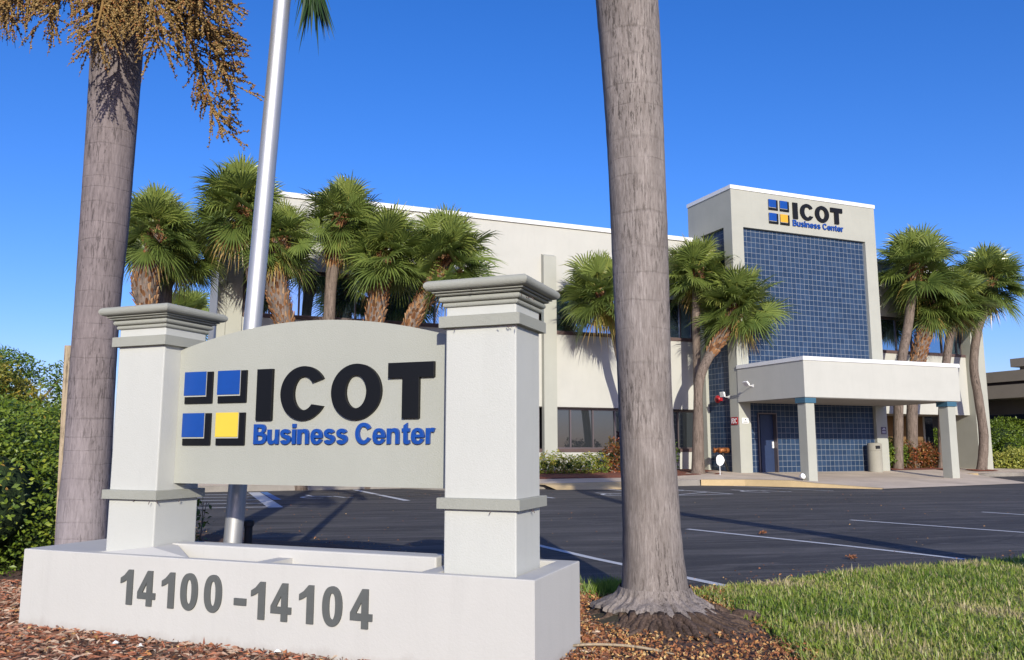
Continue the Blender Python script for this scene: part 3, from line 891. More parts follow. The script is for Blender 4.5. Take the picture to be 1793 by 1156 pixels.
# sloped mortar wedge in front of the left pillar
pl.add([(.60, .045, ZT - .004), (1.36, .045, ZT - .004), (1.02, .30, .566), (.985, .119, .562), (.60, .119, .512), (.60, .045, .3), (1.36, .045, .3), (1.02, .30, .3), (.60, .119, .3)],
       [(0, 1, 2, 3), (0, 3, 4), (1, 6, 7, 2), (0, 5, 6, 1)])
pme = poly_mesh([[(0, 0), (L_, 0), (L_, D_), (0, D_)], [(.60, .045), (.60, D_ - .05), (L_ - .12, D_ - .05), (L_ - .12, .045)]], ZT - gz - .012, .006)
for v_ in pme.vertices:
    x, y, z = v_.co; v_.co = (x, z, ZT - .006 - y)
pme.flip_normals()
pbase = put(pme, 'planter_base', M['sign_white_smooth'], sg, (0, 0, 0))
pl.build('planter_fill', M['sign_white_smooth'], pbase)
MB().box(1.0, 2.965, .27, .39, .3, .572).build('lower_wall', M['sign_white_smooth'], sg, bevel=.01)
for k_, (ua, ub) in enumerate(((.585, .99), (3.085, 3.52))):
    p0, p1 = .12, .505
    sh = MB().box(ua, ub, p0, p1, .25, 2.02)
    pil = sh.build('pillar', M['sign_white'], sg, bevel=.008)
    for z0_, z1_ in ((.862, .922), (1.884, 1.95)):
        MB().sqlathe([(.0, z0_), (.032, z0_), (.032, z1_ - .003), (.028, z1_), (0, z1_)], ua, ub, p0, p1).build('band', M['cap_grey'], pil)
    def torus(ob, zb, r_, n_=7, rz_=None):
        return [(ob + r_ * math.cos(a), zb + (rz_ or r_) * math.sin(a)) for a in np.linspace(-math.pi / 2, math.pi / 2, n_)]
    prof = [(0, 2.004), (.004, 2.004)] + torus(.006, 2.017, .010, 7, .013) + [(.008, 2.031)]
    prof += torus(.016, 2.0485, .017, 9) + [(.020, 2.067), (.045, 2.068), (.045, 2.070)] + torus(.045, 2.0735, .006, 5, .0035) + [(.040, 2.0775), (.040, 2.081), (.056, 2.082)] + torus(.058, 2.0865, .007, 5, .0042) + [(.052, 2.0915), (.052, 2.0935)]
    prof += torus(.070, 2.1235, .032, 13, .0295) + [(.045, 2.1535), (-.02, 2.160)]
    MB().sqlathe(prof, ua, ub, p0, p1).build('capital', M['cap_grey'], pil, bevel=.0015)
# arched panel
pa, pb = .991, 3.084
top = []
for k_ in range(41):
    x = pa + (pb - pa) * k_ / 40
    # circular arc through the shoulders, peak slightly left of centre as seen in the casting
    s_ = (x - pa) / (pb - pa)
    top.append((x, 1.862 + .155 * (1 - (2 * s_ - 1) ** 2) ** 1.0 + (-.012) * s_))
me = poly_mesh([[(pa, .964), (pb, .964)] + top[::-1]], .12, 0)
pan = put(me, 'panel', M['sign_greige'], sg, (0, .27, 0))
logo(pan, 1.0, 1.055, 1.215 - 0, -.0, .022, M['yellow'])

# street numbers
dg = empty('street_number', (0, 0, 0)); dg.parent = sg
def digit1(h):
    return [[(.052 * h / .21, 0), (.095 * h / .21, 0), (.095 * h / .21, h), (.062 * h / .21, h), (.03 * h / .21, h * .84), (0, h * .755), (0, h * .60), (.027 * h / .21, h * .65), (.052 * h / .21, h * .72)]]
def digit4(h):
    q = h / .21
    return [[(.072 * q, 0), (.112 * q, 0), (.112 * q, .042 * q), (.138 * q, .042 * q), (.138 * q, .078 * q), (.112 * q, .078 * q), (.112 * q, h), (.075 * q, h), (0, .082 * q), (0, .042 * q), (.072 * q, .042 * q)],
            [(.072 * q, .078 * q), (.036 * q, .078 * q), (.072 * q, .145 * q)]]
def digit0(h):
    q = h / .21
    return [ell(.064 * q, h / 2, .064 * q, h * .515, 0, 360, 40, .88), ell(.064 * q, h / 2, .022 * q, h * .345, 360, 0, 32, .85)]
seq = [('1', .877), ('4', 1.02), ('1', 1.213), ('0', 1.362), ('0', 1.545), ('-', 1.77), ('1', 1.893), ('4', 2.036), ('1', 2.232), ('0', 2.39), ('4', 2.575)]
for ch, x in seq:
    h = .212
    lp = {'1': digit1, '4': digit4, '0': digit0}.get(ch)
    lp = lp(h) if lp else [[(0, .07), (.085, .07), (.085, .108), (0, .108)]]
    zb = .222 if x < 1.7 else .205
    put(poly_mesh(lp, .016, .001), 'digit', M['number'], dg, (x, -.0165, zb))

# ------------------------------------------------------------------ flagpole, post, stub
fp = empty('flagpole', (-2.13, 6.4, 0), 0, 'tall round aluminium flagpole rising behind the arched sign panel', 'flagpole')
px = [(-.002, -.05), (.022, .483), (.101, 2.192), (.1334, 2.9)]
MB().tube([(a, 0, z) for a, z in px], .069, 32, False).build('lower_tube', M['alu'], fp, smooth=True)
MB().tube([(.1334, 0, 2.9), (.161, 0, 3.5), (.1794, 0, 3.9), (.2254, 0, 4.9), (.414, 0, 9.0)], [.0702, .0702, .07, .069, .055], 32, False).build('upper_tube', M['alu'], fp, smooth=True)
MB().lathe([(.0, 9.0), (.09, 9.03), (.12, 9.12), (.09, 9.21), (0, 9.24)], 20, (.414, 0, 0)).build('finial', M['alu'], fp, smooth=True)
po = MB().add([(-3.70, 6.88, -.05), (-3.64, 6.88, -.05), (-3.64, 6.93, -.05), (-3.70, 6.93, -.05), (-3.755, 6.88, 2.05), (-3.70, 6.88, 2.05), (-3.70, 6.93, 2.05), (-3.755, 6.93, 2.05)],
              [(0, 3, 2, 1), (4, 5, 6, 7), (0, 1, 5, 4), (1, 2, 6, 5), (2, 3, 7, 6), (3, 0, 4, 7)]).build('wooden_post', M['wood'], None, bevel=.004)
tag(po, 'weathered wooden stake leaning beside the left palm trunk', 'post')
st = empty('ground_light', (-3.02, 9.7, 0), 0, 'small black landscape light post standing behind the flagpole', 'light')
MB().lathe([(.045, -.02), (.045, .30), (.05, .31)], 16).build('stem', M['cyl_black'], st)
MB().lathe([(.06, .311), (.06, .37), (.045, .38), (.03, .385)], 16).build('lamp_head', M['cyl_black'], st)

# ------------------------------------------------------------------ small things on and round the building
def at_b(u, v, z): return B(u, v, z)
f = empty('connection_sign', at_b(-.012, 3.71, 2.03), BROT, 'small red FDC plate on the side of the tower corner column', 'sign')
MB().box(-.012, .012, -.19, .19, 0, .27).build('plate', M['red'], f)
me = text_me('FDC', .19, .006, .012, .30)
for v_ in me.vertices:
    x, y, z = v_.co; v_.co = (y - .018, .15 - x, z + .04)
put(me, 'lettering', M['white'], f, (0, 0, 0))
f = empty('notice_sign', at_b(.26, 3.44, 2.07), BROT, 'small white notice plate on the front of the left tower column', 'sign')
MB().box(-.14, .14, -.008, .008, 0, .20).build('plate', M['white'], f)
MB().box(-.10, .10, -.010, -.009, .035, .06).box(-.02, .03, -.010, -.009, .11, .16).build('print', M['cyl_black'], f)
f = empty('notice_sign', at_b(6.88, 3.44, 1.72), BROT, 'plum coloured notice plate on the shaded right tower column', 'sign')
MB().box(-.13, .13, -.008, .008, 0, .28).build('plate', M['purple'], f)
MB().box(-.09, .09, -.010, -.009, .05, .065).box(-.09, .09, -.010, -.009, .10, .115).box(-.09, .09, -.010, -.009, .17, .185).box(-.05, .07, -.010, -.009, .22, .24).build('print', M['white'], f)
# red alarm bell and white floodlight on the tiled side
f = empty('alarm_bell', at_b(-.02, 4.62, 3.0), BROT, 'round red alarm bell on the tiled tower side under the white floodlight', 'bell')
m = MB().lathe([(.14, 0), (.15, .03), (.13, .08), (.05, .11), (0, .115)], 24)
m.v = [(-z, x, y) for x, y, z in m.v]
m.build('gong', M['red'], f, smooth=True)
MB().box(0, .15, -.06, .06, -.06, .06).build('back_box', M['red'], f)
def floodlight(loc, rz, label, group=None, tilt=35):
    t = empty('floodlight', loc, rz, label, 'floodlight', group)
    MB().box(-.015, .02, -.05, .05, -.05, .05).build('wall_plate', M['white'], t)
    MB().tube([(0, 0, 0), (-.16, 0, .0), (-.2, 0, .08)], .014, 8).build('arm', M['white'], t)
    h = MB().box(-.08, .08, -.11, .11, 0, .05).box(-.095, .095, -.125, .125, .05, .075)
    o = h.build('lamp_head', M['white'], t, bevel=.008)
    o.location = (-.24, 0, .10); o.rotation_euler = (0, R(-tilt - 90), 0)
    return t
floodlight(at_b(0, 4.0, 3.05), BROT, 'white floodlight on the tower side above the red bell', tilt=10)
floodlight(at_b(-.02, 2.6, 3.37), BROT, 'white floodlight on the left side of the canopy', tilt=40)
t = empty('ground_spotlight', at_b(-.12, .2, .14), BROT, 'small round spotlight at the foot of the left canopy column', 'spotlight')
MB().lathe([(.02, -.05), (.02, .10)], 10).build('stem', M['cyl_black'], t)
m = MB().lathe([(.0, -.10), (.06, -.08), (.085, -.02), (.09, .05), (.095, .06), (.08, .065), (0, .066)], 20)
m.v = [(x, y * .3 + -z * .9, z * .3 + y * .9 + .14) for x, y, z in m.v]
m.build('lamp_head', M['white'], t, smooth=True)
# fire-hose connection
t = empty('standpipe', at_b(.02, 4.25, 1.1), BROT, 'brass coloured twin fire hose connection beside the tower corner column', 'standpipe')
MB().tube([(0.12, 0, -.9), (0, 0, -.7), (-.18, 0, -.25), (-.22, 0, 0)], .045, 12).build('riser', M['cyl_black'], t, smooth=True)
m = MB()
for dy in (-.11, .11):
    m.tube([(-.1, dy * .4, 0), (-.25, dy, .02), (-.42, dy * 1.5, 0)], [.075, .085, .07], 14)
    m.tube([(-.42, dy * 1.5, 0), (-.47, dy * 1.6, 0)], [.098, .098], 14)
m.tube([(.05, 0, 0), (-.12, 0, 0)], [.10, .10], 14)
m.build('inlets', M['brass'], t, smooth=True)
# white yard sign on a stake
t = empty('yard_sign', at_b(-1.45, 2.72, .22), BROT, 'white security yard sign on a thin stake in the mulch', 'sign')
MB().tube([(0, 0, 0), (0, 0, .5)], .012, 6).build('stake', M['white'], t)
o8 = [(.17 * math.cos(a) * (1 + .1 * math.cos(3 * a)), .55 + .19 * math.sin(a)) for a in np.linspace(0, 2 * math.pi, 12, endpoint=False)]
put(poly_mesh([o8], .02), 'plate', M['white'], t, (0, -.03, 0))
MB().box(-.09, .07, -.035, -.032, .50, .53).box(-.06, .09, -.035, -.032, .57, .61).build('print', M['squareback'], t)
# litter bin
t = empty('litter_bin', at_b(6.05, 3.15, .285), BROT, 'tall round concrete litter bin against the blue tiles under the canopy', 'bin')
MB().lathe([(.255, -.02), (.26, .02), (.26, .80), (.25, .81)], 32).build('body', M['concbin'], t, smooth=False, bevel=.005)
MB().lathe([(.245, .81), (.262, .82), (.262, 1.04), (.24, 1.08), (.10, 1.10), (0, 1.10)], 32).build('lid', M['concbin'], t)
MB().box(-.16, .02, -.268, -.20, .87, .99).build('opening', M['cyl_black'], t, bevel=.01)

# neighbouring building at the far right
nb_ = empty('neighbour_building', BO, BROT, 'low brown building with deep stepped fascia at the right edge', 'building')
MB().box(21.5, 40, -10, 26, g0, 4.0).build('wall', M['farwall'], nb_)
MB().box(20, 40.5, -11, 27, 3.68, 4.35).build('lower_fascia', M['farwall2'], nb_)
MB().box(20.1, 40.5, -11, 26.9, 4.36, 4.50).build('shadow_line_strip', M['frame'], nb_)  # dark strip: shadow line between the fascia bands, put in as colour
MB().box(20, 40.5, -11, 27, 4.51, 5.05).build('roof', M['farwall2'], nb_)
MB().box(23, 34, 0, 9.5, 5.06, 5.35).box(22.8, 34.2, -.2, 9.7, 5.5, 5.95).box(23.1, 33.9, .1, 9.4, 5.35, 5.5).build('roof_block', M['farwall2'], nb_)
MB().box(21.4, 21.49, -9, 11, .9, 2.9).build('window', M['glass_low'], nb_)
# building opposite, behind the camera: shows in the window glass
op = empty('opposite_building', (0, -48, 0), 0, 'long low building across the road, seen only mirrored in the ground-floor windows', 'building')
MB().box(-45, 60, -12, 0, -.05, 4.6).build('wall', M['farwall'], op)
MB().box(-45.3, 60.3, -12.3, .3, 4.6, 5.1).build('roof', M['farwall2'], op)

# ------------------------------------------------------------------ foliage builders
def rot_to(d):
    d = np.array(d, float); d /= np.linalg.norm(d)
    a = np.array([0, 0, 1.0]) if abs(d[2]) < .95 else np.array([0, 1.0, 0])
    s = np.cross(d, a); s /= np.linalg.norm(s)
    n = np.cross(s, d)
    return d, s, n
def fan_leaf(V, F, T, c, d, rg, pet=.6, blade=.85, tint=.3, nseg=36, droop=.22, roll=0.0, fold=.25):
    d, s, n = rot_to(d)
    cr, sr = math.cos(roll), math.sin(roll)
    s, n = s * cr + n * sr, n * cr - s * sr
    hub = c + d * pet + np.array([0, 0, -1]) * .10 * pet * abs(d[0] + d[1])
    b = len(V)
    # petiole
    pw = .018
    V += [c + s * pw, c - s * pw, hub + s * pw * .6, hub - s * pw * .6, c - n * pw * 1.2, hub - n * pw]
    F += [(b, b + 1, b + 3, b + 2), (b + 4, b + 5, b + 3, b + 1), (b + 4, b, b + 2, b + 5)]
    T += [min(1, tint + .35)] * 3
    g = np.array([0, 0, -1.0])
    for i in range(nseg):
        ph = (i / (nseg - 1) - .5) * R(250)
        ds = math.cos(ph) * d + math.sin(ph) * s
        # costapalmate arch: side segments lift, middle bends down
        L = blade * (.80 + .22 * math.cos(ph)) * rg.uniform(.82, 1.14)
        lift = fold * abs(math.sin(ph / 2))
        tn = np.cross(n, ds)
        pts = []
        for r_, wd in ((.05, .005), (.52, .0245), (.76, .0125), (1.0, .0)):
            p = hub + ds * L * r_ + n * L * lift * r_ + g * droop * (r_ ** 2.4) * L * rg.uniform(.8, 1.3) + (g * rg.uniform(.0, .5) * max(0, r_ - .75) * L)
            wv = wd * blade / .85 * 44 / (nseg + 8)
            tilt = n * wv * (.9 if i % 2 else -.9)
            pts.append((p - tn * wv - tilt * .35, p + tn * wv + tilt * .35) if wd else (p,))
        b = len(V)
        for q in pts: V.extend(q)
        F += [(b, b + 1, b + 3, b + 2), (b + 2, b + 3, b + 5, b + 4), (b + 4, b + 5, b + 6)]
        tt_ = tint + rg.uniform(-.12, .12)
        T += [tt_, tt_ + .03, min(1, tt_ + .12)]
def fan_crown(seed, n=44, dead=4, low=-50, size=1.0, dens=1.0):
    rg = np.random.default_rng(seed)
    V, F, T = [], [], []
    ga = math.pi * (3 - math.sqrt(5))
    for i in range(n):
        f_ = (i + .5) / n
        el = 85 - (85 - low) * f_ ** .85 + rg.uniform(-9, 9)
        az = i * ga + rg.uniform(-.3, .3)
        d = np.array([math.cos(R(el)) * math.cos(az), math.cos(R(el)) * math.sin(az), math.sin(R(el))])
        tint = .12 + .35 * (1 - f_) + rg.uniform(-.08, .22)
        pet = rg.uniform(.42, .78) * (.8 + .35 * math.cos(R(el)))
        fan_leaf(V, F, T, np.array([0, 0, -.15 + .25 * (1 - f_)]), d, rg, pet * size, rg.uniform(.70, .92) * size, tint, droop=rg.uniform(.05, .30), roll=rg.uniform(-.9, .9), fold=rg.uniform(.15, .6))
    for i in range(int(n * .28)):
        el = rg.uniform(-35, 60); az = rg.uniform(0, 6.28)
        d = np.array([math.cos(R(el)) * math.cos(az), math.cos(R(el)) * math.sin(az), math.sin(R(el))])
        fan_leaf(V, F, T, np.array([0, 0, rg.uniform(-.15, .2)]), d, rg, rg.uniform(.12, .34) * size, rg.uniform(.62, .85) * size, rg.uniform(.05, .5), nseg=30, droop=rg.uniform(.1, .35), roll=rg.uniform(-1.4, 1.4), fold=rg.uniform(.1, .6))
    for i in range(dead):
        az = rg.uniform(0, 2 * math.pi); el = rg.uniform(-78, -48)
        d = np.array([math.cos(R(el)) * math.cos(az), math.cos(R(el)) * math.sin(az), math.sin(R(el))])
        fan_leaf(V, F, T, np.array([0, 0, -.2]), d, rg, .4 * size, .7 * size, rg.uniform(.72, 1.0), nseg=26, droop=.5, roll=rg.uniform(-.6, .6))
    return np.array(V), F, np.clip(T, 0, 1)
crowns = []
for sd_, n_, dd in ((1, 44, 3), (2, 40, 5), (3, 46, 2), (4, 38, 12)):
    V, F, T = fan_crown(sd_, n_, dd)
    o = link_mesh('crown', V, F, M['fan'], tint=T)
    crowns.append(o.data)
    bpy.data.objects.remove(o)

def smooth_path(pts, n):
    P = [Vector(p) for p in pts]
    out = []
    k = len(P) - 1
    for i in range(n + 1):
        t_ = i / n * k
        j = min(int(t_), k - 1); f_ = t_ - j
        p0, p1, p2, p3 = P[max(j - 1, 0)], P[j], P[j + 1], P[min(j + 2, k)]
        out.append(.5 * ((2 * p1) + (-p0 + p2) * f_ + (2 * p0 - 5 * p1 + 4 * p2 - p3) * f_ ** 2 + (-p0 + 3 * p1 - 3 * p2 + p3) * f_ ** 3))
    return out
palm_n = 0
def sabal(label, v, path, crown, Ru, var, rad=(.2, .15, .15, .17), boots=0.0, bulge=.3, bootlen=1.0, dv=0.0, group='sabal palms along the building'):
    """path: (u,z) points; crown (u,z); boots: length of trunk below crown wearing old leaf bases"""
    global palm_n
    palm_n += 1
    rg = np.random.default_rng(50 + palm_n)
    u0, z0 = path[0]
    base = B(u0, v, 0)
    t = empty('sabal_palm', base, BROT, label, 'palm', group)
    z_end = crown[1] - .15
    pts = [(u - u0, dv * (z - z0) / 6, z) for u, z in path if z < z_end - .2] + [(crown[0] - u0, dv * (z_end) / 6, z_end)]
    pts[0] = (pts[0][0], pts[0][1], -.05)
    P = smooth_path(pts, 34)
    rr = []
    L = P[-1].z
    for p in P:
        f_ = p.z / L
        r_ = float(np.interp(f_, [0, .08, .45, 1], rad)) * (1 + rg.uniform(-.03, .03))
        dtop = P[-1].z - p.z
        if boots: r_ += (bulge - rad[3]) * .62 * max(0, math.sin(math.pi * min(1, max(0, (dtop + .15) / (boots + .15))))) ** .8
        rr.append(r_)
    MB().tube(P, rr, 18).build('trunk', M['sabalbark'], t, smooth=True)
    # old leaf bases ("boots")
    bl = max(boots, .45)
    V, F, T = [], [], []
    nrow = int(bl / .085)
    for i in range(nrow):
        for k in range(11):
            dtop = (i + rg.uniform(0, 1)) * .085 + .02
            zz = P[-1].z - dtop
            j = min(range(len(P)), key=lambda q: abs(P[q].z - zz))
            c = np.array(P[j]); ax = np.array((P[min(j + 1, len(P) - 1)] - P[max(0, j - 1)]).normalized())
            az = 2 * math.pi * (k / 11 + .5 * (i % 2) / 11) + rg.uniform(-.2, .2)
            o_ = np.array([math.cos(az), math.sin(az), 0.]); o_ -= ax * o_.dot(ax); o_ /= np.linalg.norm(o_)
            s_ = np.cross(ax, o_)
            c = c + ax * (zz - P[j].z)
            ln = rg.uniform(.12, .24) * (1.25 if dtop < .5 else .9); wd = rg.uniform(.035, .06)
            r0 = rr[j] * .86
            out = rg.uniform(.25, .6)
            p0 = c + o_ * r0
            p1 = p0 + ax * ln + o_ * ln * out
            b_ = len(V)
            V += [p0 + s_ * wd * 1.3, p0 - s_ * wd * 1.3, p0 + o_ * .035, p1 + s_ * wd * .5, p1 - s_ * wd * .5, p1 + o_ * .03]
            F += [(b_, b_ + 1, b_ + 4, b_ + 3), (b_ + 1, b_ + 2, b_ + 5, b_ + 4), (b_ + 2, b_, b_ + 3, b_ + 5), (b_ + 3, b_ + 4, b_ + 5)]
            tv = rg.uniform(.15, 1.0)
            T += [tv * .8, tv, tv, min(1, tv + .2)]
    link_mesh('boots', np.array(V), F, M['boot'], t, T)
    cobj = bpy.data.objects.new('crown', crowns[var])
    COL.objects.link(cobj); cobj.parent = t
    cobj.location = (crown[0] - u0, dv * crown[1] / 6, crown[1] - .1)
    s_ = Ru / 1.42
    cobj.scale = (s_, s_, s_ * rg.uniform(.95, 1.03))
    cobj.rotation_euler = (rg.uniform(-.08, .08), rg.uniform(-.08, .08), rg.uniform(0, 6.28))
    return t

FAT = (.23, .2, .2, .22)
sabal('leftmost sabal palm with a fat ball of tan leaf bases, against open sky', 3.5, [(-19.46, .19), (-19.62, 2.5), (-19.8, 5.0), (-19.9, 5.7)], (-19.65, 7.35), 1.42, 0, FAT, 2.3, .48)
sabal('shaded sabal palm just behind the leftmost one, its dark trunk half hidden', 5.0, [(-19.0, .12), (-19.2, 3.0), (-19.41, 6.3)], (-18.9, 7.1), 1.35, 2, FAT, .9, .3)
sabal('tall sabal palm whose crown rises behind the flagpole, above the left end of the building', 3.5, [(-16.70, 0), (-16.82, 3.0), (-16.95, 5.0), (-17.12, 6.5)], (-17.45, 8.3), 1.60, 0, (.2, .16, .15, .17), .6, .25)
sabal('sabal palm right of the flagpole with a bulging orange collar and yellowing fronds', 3.2, [(-15.5, 0), (-15.75, 3.2), (-16.15, 4.9), (-16.44, 6.0)], (-16.4, 7.4), 1.36, 3, (.22, .2, .2, .22), 2.9, .38)
sabal('tallest middle sabal palm with a pale slim trunk in front of the upper windows', 3.8, [(-14.61, 0), (-14.72, 3.65), (-14.75, 5.0), (-14.7, 6.5)], (-14.45, 8.4), 1.58, 3, (.22, .18, .16, .2), 1.7, .27)
sabal('sabal palm with straight stout shaggy tan trunk in front of the upper windows', 3.3, [(-13.61, 0), (-13.62, 3.6), (-13.46, 5.1), (-13.32, 6.1)], (-13.15, 7.3), 1.62, 2, (.24, .22, .22, .22), 3.4, .33)
sabal('sabal palm leaning right with brown shaggy trunk, just left of the right sign pillar', 3.3, [(-12.85, 0), (-12.7, 3.6), (-12.28, 5.1), (-11.78, 6.05)], (-11.2, 7.35), 1.80, 0, (.2, .18, .18, .2), 3.0, .30)
sabal('sabal palm behind the big foreground trunk, casting its shadow on the blank white wall', 4.4, [(-3.63, .18), (-3.92, 2.9), (-4.35, 4.5), (-4.63, 5.7)], (-5.15, 6.75), 1.72, 1, (.2, .15, .15, .19), 1.0, .33)
sabal('upright sabal palm close against the left side of the tiled tower', 4.7, [(-1.0, .25), (-.9, 3.0), (-.85, 5.9)], (-.75, 7.95), 1.55, 2, (.22, .15, .14, .16), .6, .24)
sabal('sabal palm bending right in front of the tower corner, flared pale base', 3.6, [(-1.75, .2), (-1.67, 2.0), (-1.55, 3.6), (-.95, 4.7), (-.3, 5.5)], (.25, 6.55), 1.85, 0, (.36, .22, .16, .2), 1.9, .30)
sabal('tall sabal palm with smooth curved trunk just right of the tower', 4.2, [(8.29, .26), (8.54, 2.7), (8.86, 4.6), (9.4, 6.3)], (10.1, 9.05), 2.05, 0, (.24, .19, .19, .18), .9, .30)
sabal('short dark shaggy sabal palm leaning right, second of the right clump', 4.6, [(9.51, .24), (9.74, 2.7), (10.09, 4.4), (10.69, 5.9)], (11.5, 7.6), 1.75, 2, (.2, .22, .22, .24), 3.4, .36)
sabal('slim sabal palm third in the right clump, in front of the right upper windows', 4.2, [(10.7, .24), (11.01, 2.7), (11.35, 4.4), (11.77, 5.9)], (12.35, 7.75), 1.60, 2, (.2, .16, .16, .18), 1.3, .28)
sabal('rightmost sabal palm with a long bowed trunk in front of the building end pier', 4.8, [(13.75, .2), (14.1, 1.6), (13.98, 3.3), (13.84, 4.8), (14.26, 6.4), (14.95, 7.6)], (15.3, 8.9), 1.95, 0, (.24, .20, .18, .18), 1.2, .28)
sabal('low far sabal palm crown peeping over the left pillar cap, beyond the building', 24, [(-18.5, 0), (-18.5, 6)], (-18.5, 8.1), 1.7, 1, (.2, .18, .18, .2), .6, .25, group=None)

# -------------- royal palms in the foreground
def lathe_path(rows, y0, n=56, rough=.012, seed=3, fine=26):
    """rows (x, z, r) bottom to top -> smooth displaced trunk"""
    rg = np.random.default_rng(seed)
    rows = sorted(rows, key=lambda q: q[1])
    zs = np.array([q[1] for q in rows]); zz = np.concatenate([np.linspace(zs[0], min(.6, zs[-1]), 26), np.linspace(.62, zs[-1], fine * 4)])
    xs = np.interp(zz, zs, [q[0] for q in rows]); rs = np.interp(zz, zs, [q[2] for q in rows])
    # soften the piecewise profile
    k = np.array([1, 4, 6, 4, 1]) / 16.
    for _ in range(3):
        xs[2:-2] = np.convolve(xs, k, 'valid'); rs[2:-2] = np.convolve(rs, k, 'valid')
    A = np.linspace(0, 2 * np.pi, n, endpoint=False)
    ph = rg.uniform(0, 6.28, 6)
    V = []
    for x, z, r_ in zip(xs, zz, rs):
        d = 1 + rough * (np.sin(3 * A + ph[0] + z) + .7 * np.sin(5 * A + ph[1] - z * 1.3) + .5 * np.sin(9 * A + ph[2] + z * 2)) + rough * .5 * math.sin(z * 31 + ph[3]) * np.sin(A * 2 + z * 4)
        V += [(x + r_ * q * math.cos(a), y0 + r_ * q * math.sin(a), z) for a, q in zip(A, d)]
    m = len(zz)
    F = [(i * n + k_, i * n + (k_ + 1) % n, (i + 1) * n + (k_ + 1) % n, (i + 1) * n + k_) for i in range(m - 1) for k_ in range(n)]
    F += [tuple((m - 1) * n + k_ for k_ in range(n))]
    return V, F
def pinnate(V, F, T, c, az, el, L, rg, sag=1.0, nl=90, leaf=.55):
    """feather frond: arching rachis with drooping leaflets"""
    p = np.array(c, float); pts = [p.copy()]
    e = R(el); n = 26
    dz = sag * R(150) / n
    for i in range(n):
        p = p + np.array([math.cos(e) * math.cos(az), math.cos(e) * math.sin(az), math.sin(e)]) * L / n
        pts.append(p.copy()); e -= dz * (i / n) ** .7
    s = np.array([-math.sin(az), math.cos(az), 0])
    for i in range(n):
        a, b = pts[i], pts[i + 1]; w0, w1 = .035 * (1 - i / n) + .005, .035 * (1 - (i + 1) / n) + .005
        k = len(V); V += [a + s * w0, a - s * w0, b + s * w1, b - s * w1]; F.append((k, k + 1, k + 3, k + 2)); T.append(.9)
    for i in range(nl):
        t_ = .14 + .86 * i / nl
        q = t_ * n; j = min(int(q), n - 1)
        c_ = pts[j] + (pts[j + 1] - pts[j]) * (q - j)
        tg = pts[j + 1] - pts[j]; tg /= np.linalg.norm(tg)
        for sgn in (1, -1):
            ll = leaf * math.sin(math.pi * min(.97, .18 + .75 * t_)) * rg.uniform(.8, 1.1)
            d = s * sgn * rg.uniform(.6, .9) + tg * .55 + np.array([0, 0, rg.uniform(-.5, .1)]); d /= np.linalg.norm(d)
            m_ = c_ + d * ll * .55; e_ = m_ + d * ll * .35 + np.array([0, 0, -.32 * ll])
            wv = np.cross(d, np.array([0, 0, 1.0])); wv /= np.linalg.norm(wv) + 1e-6
            k = len(V); V += [c_, m_ + wv * .017, m_ - wv * .017, e_]; F += [(k, k + 2, k + 1), (k + 1, k + 2, k + 3)]
            tt_ = rg.uniform(.1, .8); T += [tt_, tt_ + .1]
def royal_crown(seed, n, L, parent, loc, special=None, elmin=20):
    rg = np.random.default_rng(seed)
    for i in range(n):
        V, F, T = [], [], []
        az = i * 2.4 + rg.uniform(-.2, .2); el = elmin + (78 - elmin) * ((i * 7) % n) / n
        pinnate(V, F, T, (0, 0, 0), az, el, L * rg.uniform(.9, 1.05), rg, sag=.62)
        link_mesh('frond', np.array(V), F, M['frond'], parent, np.clip(T, 0, 1), loc=loc)
    if special:
        V, F, T = [], [], []
        pinnate(V, F, T, (0, 0, 0), *special, rg)
        link_mesh('frond', np.array(V), F, M['frond'], parent, np.clip(T, 0, 1), loc=loc)

FX, FY = .98, 6.06
rp1 = empty('royal_palm', (FX, FY, 0), 0, 'big foreground palm with a thick grey ringed trunk rising out of frame beside the sign', 'palm')
rows = [(1.017, .0, .33), (1.017, .04, .325), (1.019, .095, .285), (1.018, .145, .252), (1.012, .22, .236), (1.009, .331, .223), (1.003, .5, .212), (.998, .729, .204), (.985, 1.134, .200), (.972, 1.547, .195), (.967, 1.969, .199), (.962, 2.398, .205), (.958, 2.837, .210), (.950, 3.284, .212), (.94, 3.74, .221), (.926, 4.206, .234), (.902, 4.681, .243), (.87, 5.5, .24), (.84, 6.5, .22), (.82, 7.6, .19)]
V, F = lathe_path([(x - FX, z, r_) for x, z, r_ in rows], 0)
link_mesh('trunk', V, F, M['royalbark'], rp1, smooth=True)
# collar lip: torn skirt of bark above the roots
rg = np.random.default_rng(11)
n = 120
A = np.linspace(0, 2 * np.pi, n, endpoint=False)
jag = rg.uniform(-1, 1, n) * .6 + np.convolve(np.tile(rg.uniform(-1, 1, n), 2), np.ones(3) / 3, 'same')[:n]
jag2 = np.convolve(np.tile(rg.uniform(-1, 1, n), 2), np.ones(14) / 14, 'same')[:n] * 3.5
notch = np.where(rg.random(n) < .10, -.09, 0.0)
V, F = [], []
prof = [(.250, .23), (.268, .185), (.300, .155), (.345, .138), (.39, .118), (.425, .098), (.432, .078), (.38, .070), (.28, .07)]
for i, (r_, z) in enumerate(prof):
    k = (0, 0, .12, .35, .7, 1, 1, .6, .2)[i]
    for j, a in enumerate(A):
        rr_ = r_ + k * (.020 * jag[j] + .055 * jag2[j] + notch[j])
        zz_ = z + k * (.010 * jag[j] - .022 * jag2[j] - notch[j] * .12) + (.010 * math.sin(a * 23 + 2 * math.sin(a * 5)) * (1 - k) * (i > 0))
        V.append((.03 + rr_ * math.cos(a), rr_ * math.sin(a), zz_))
for i in range(len(prof) - 1):
    for k in range(n): F.append((i * n + k, (i + 1) * n + k, (i + 1) * n + (k + 1) % n, i * n + (k + 1) % n))
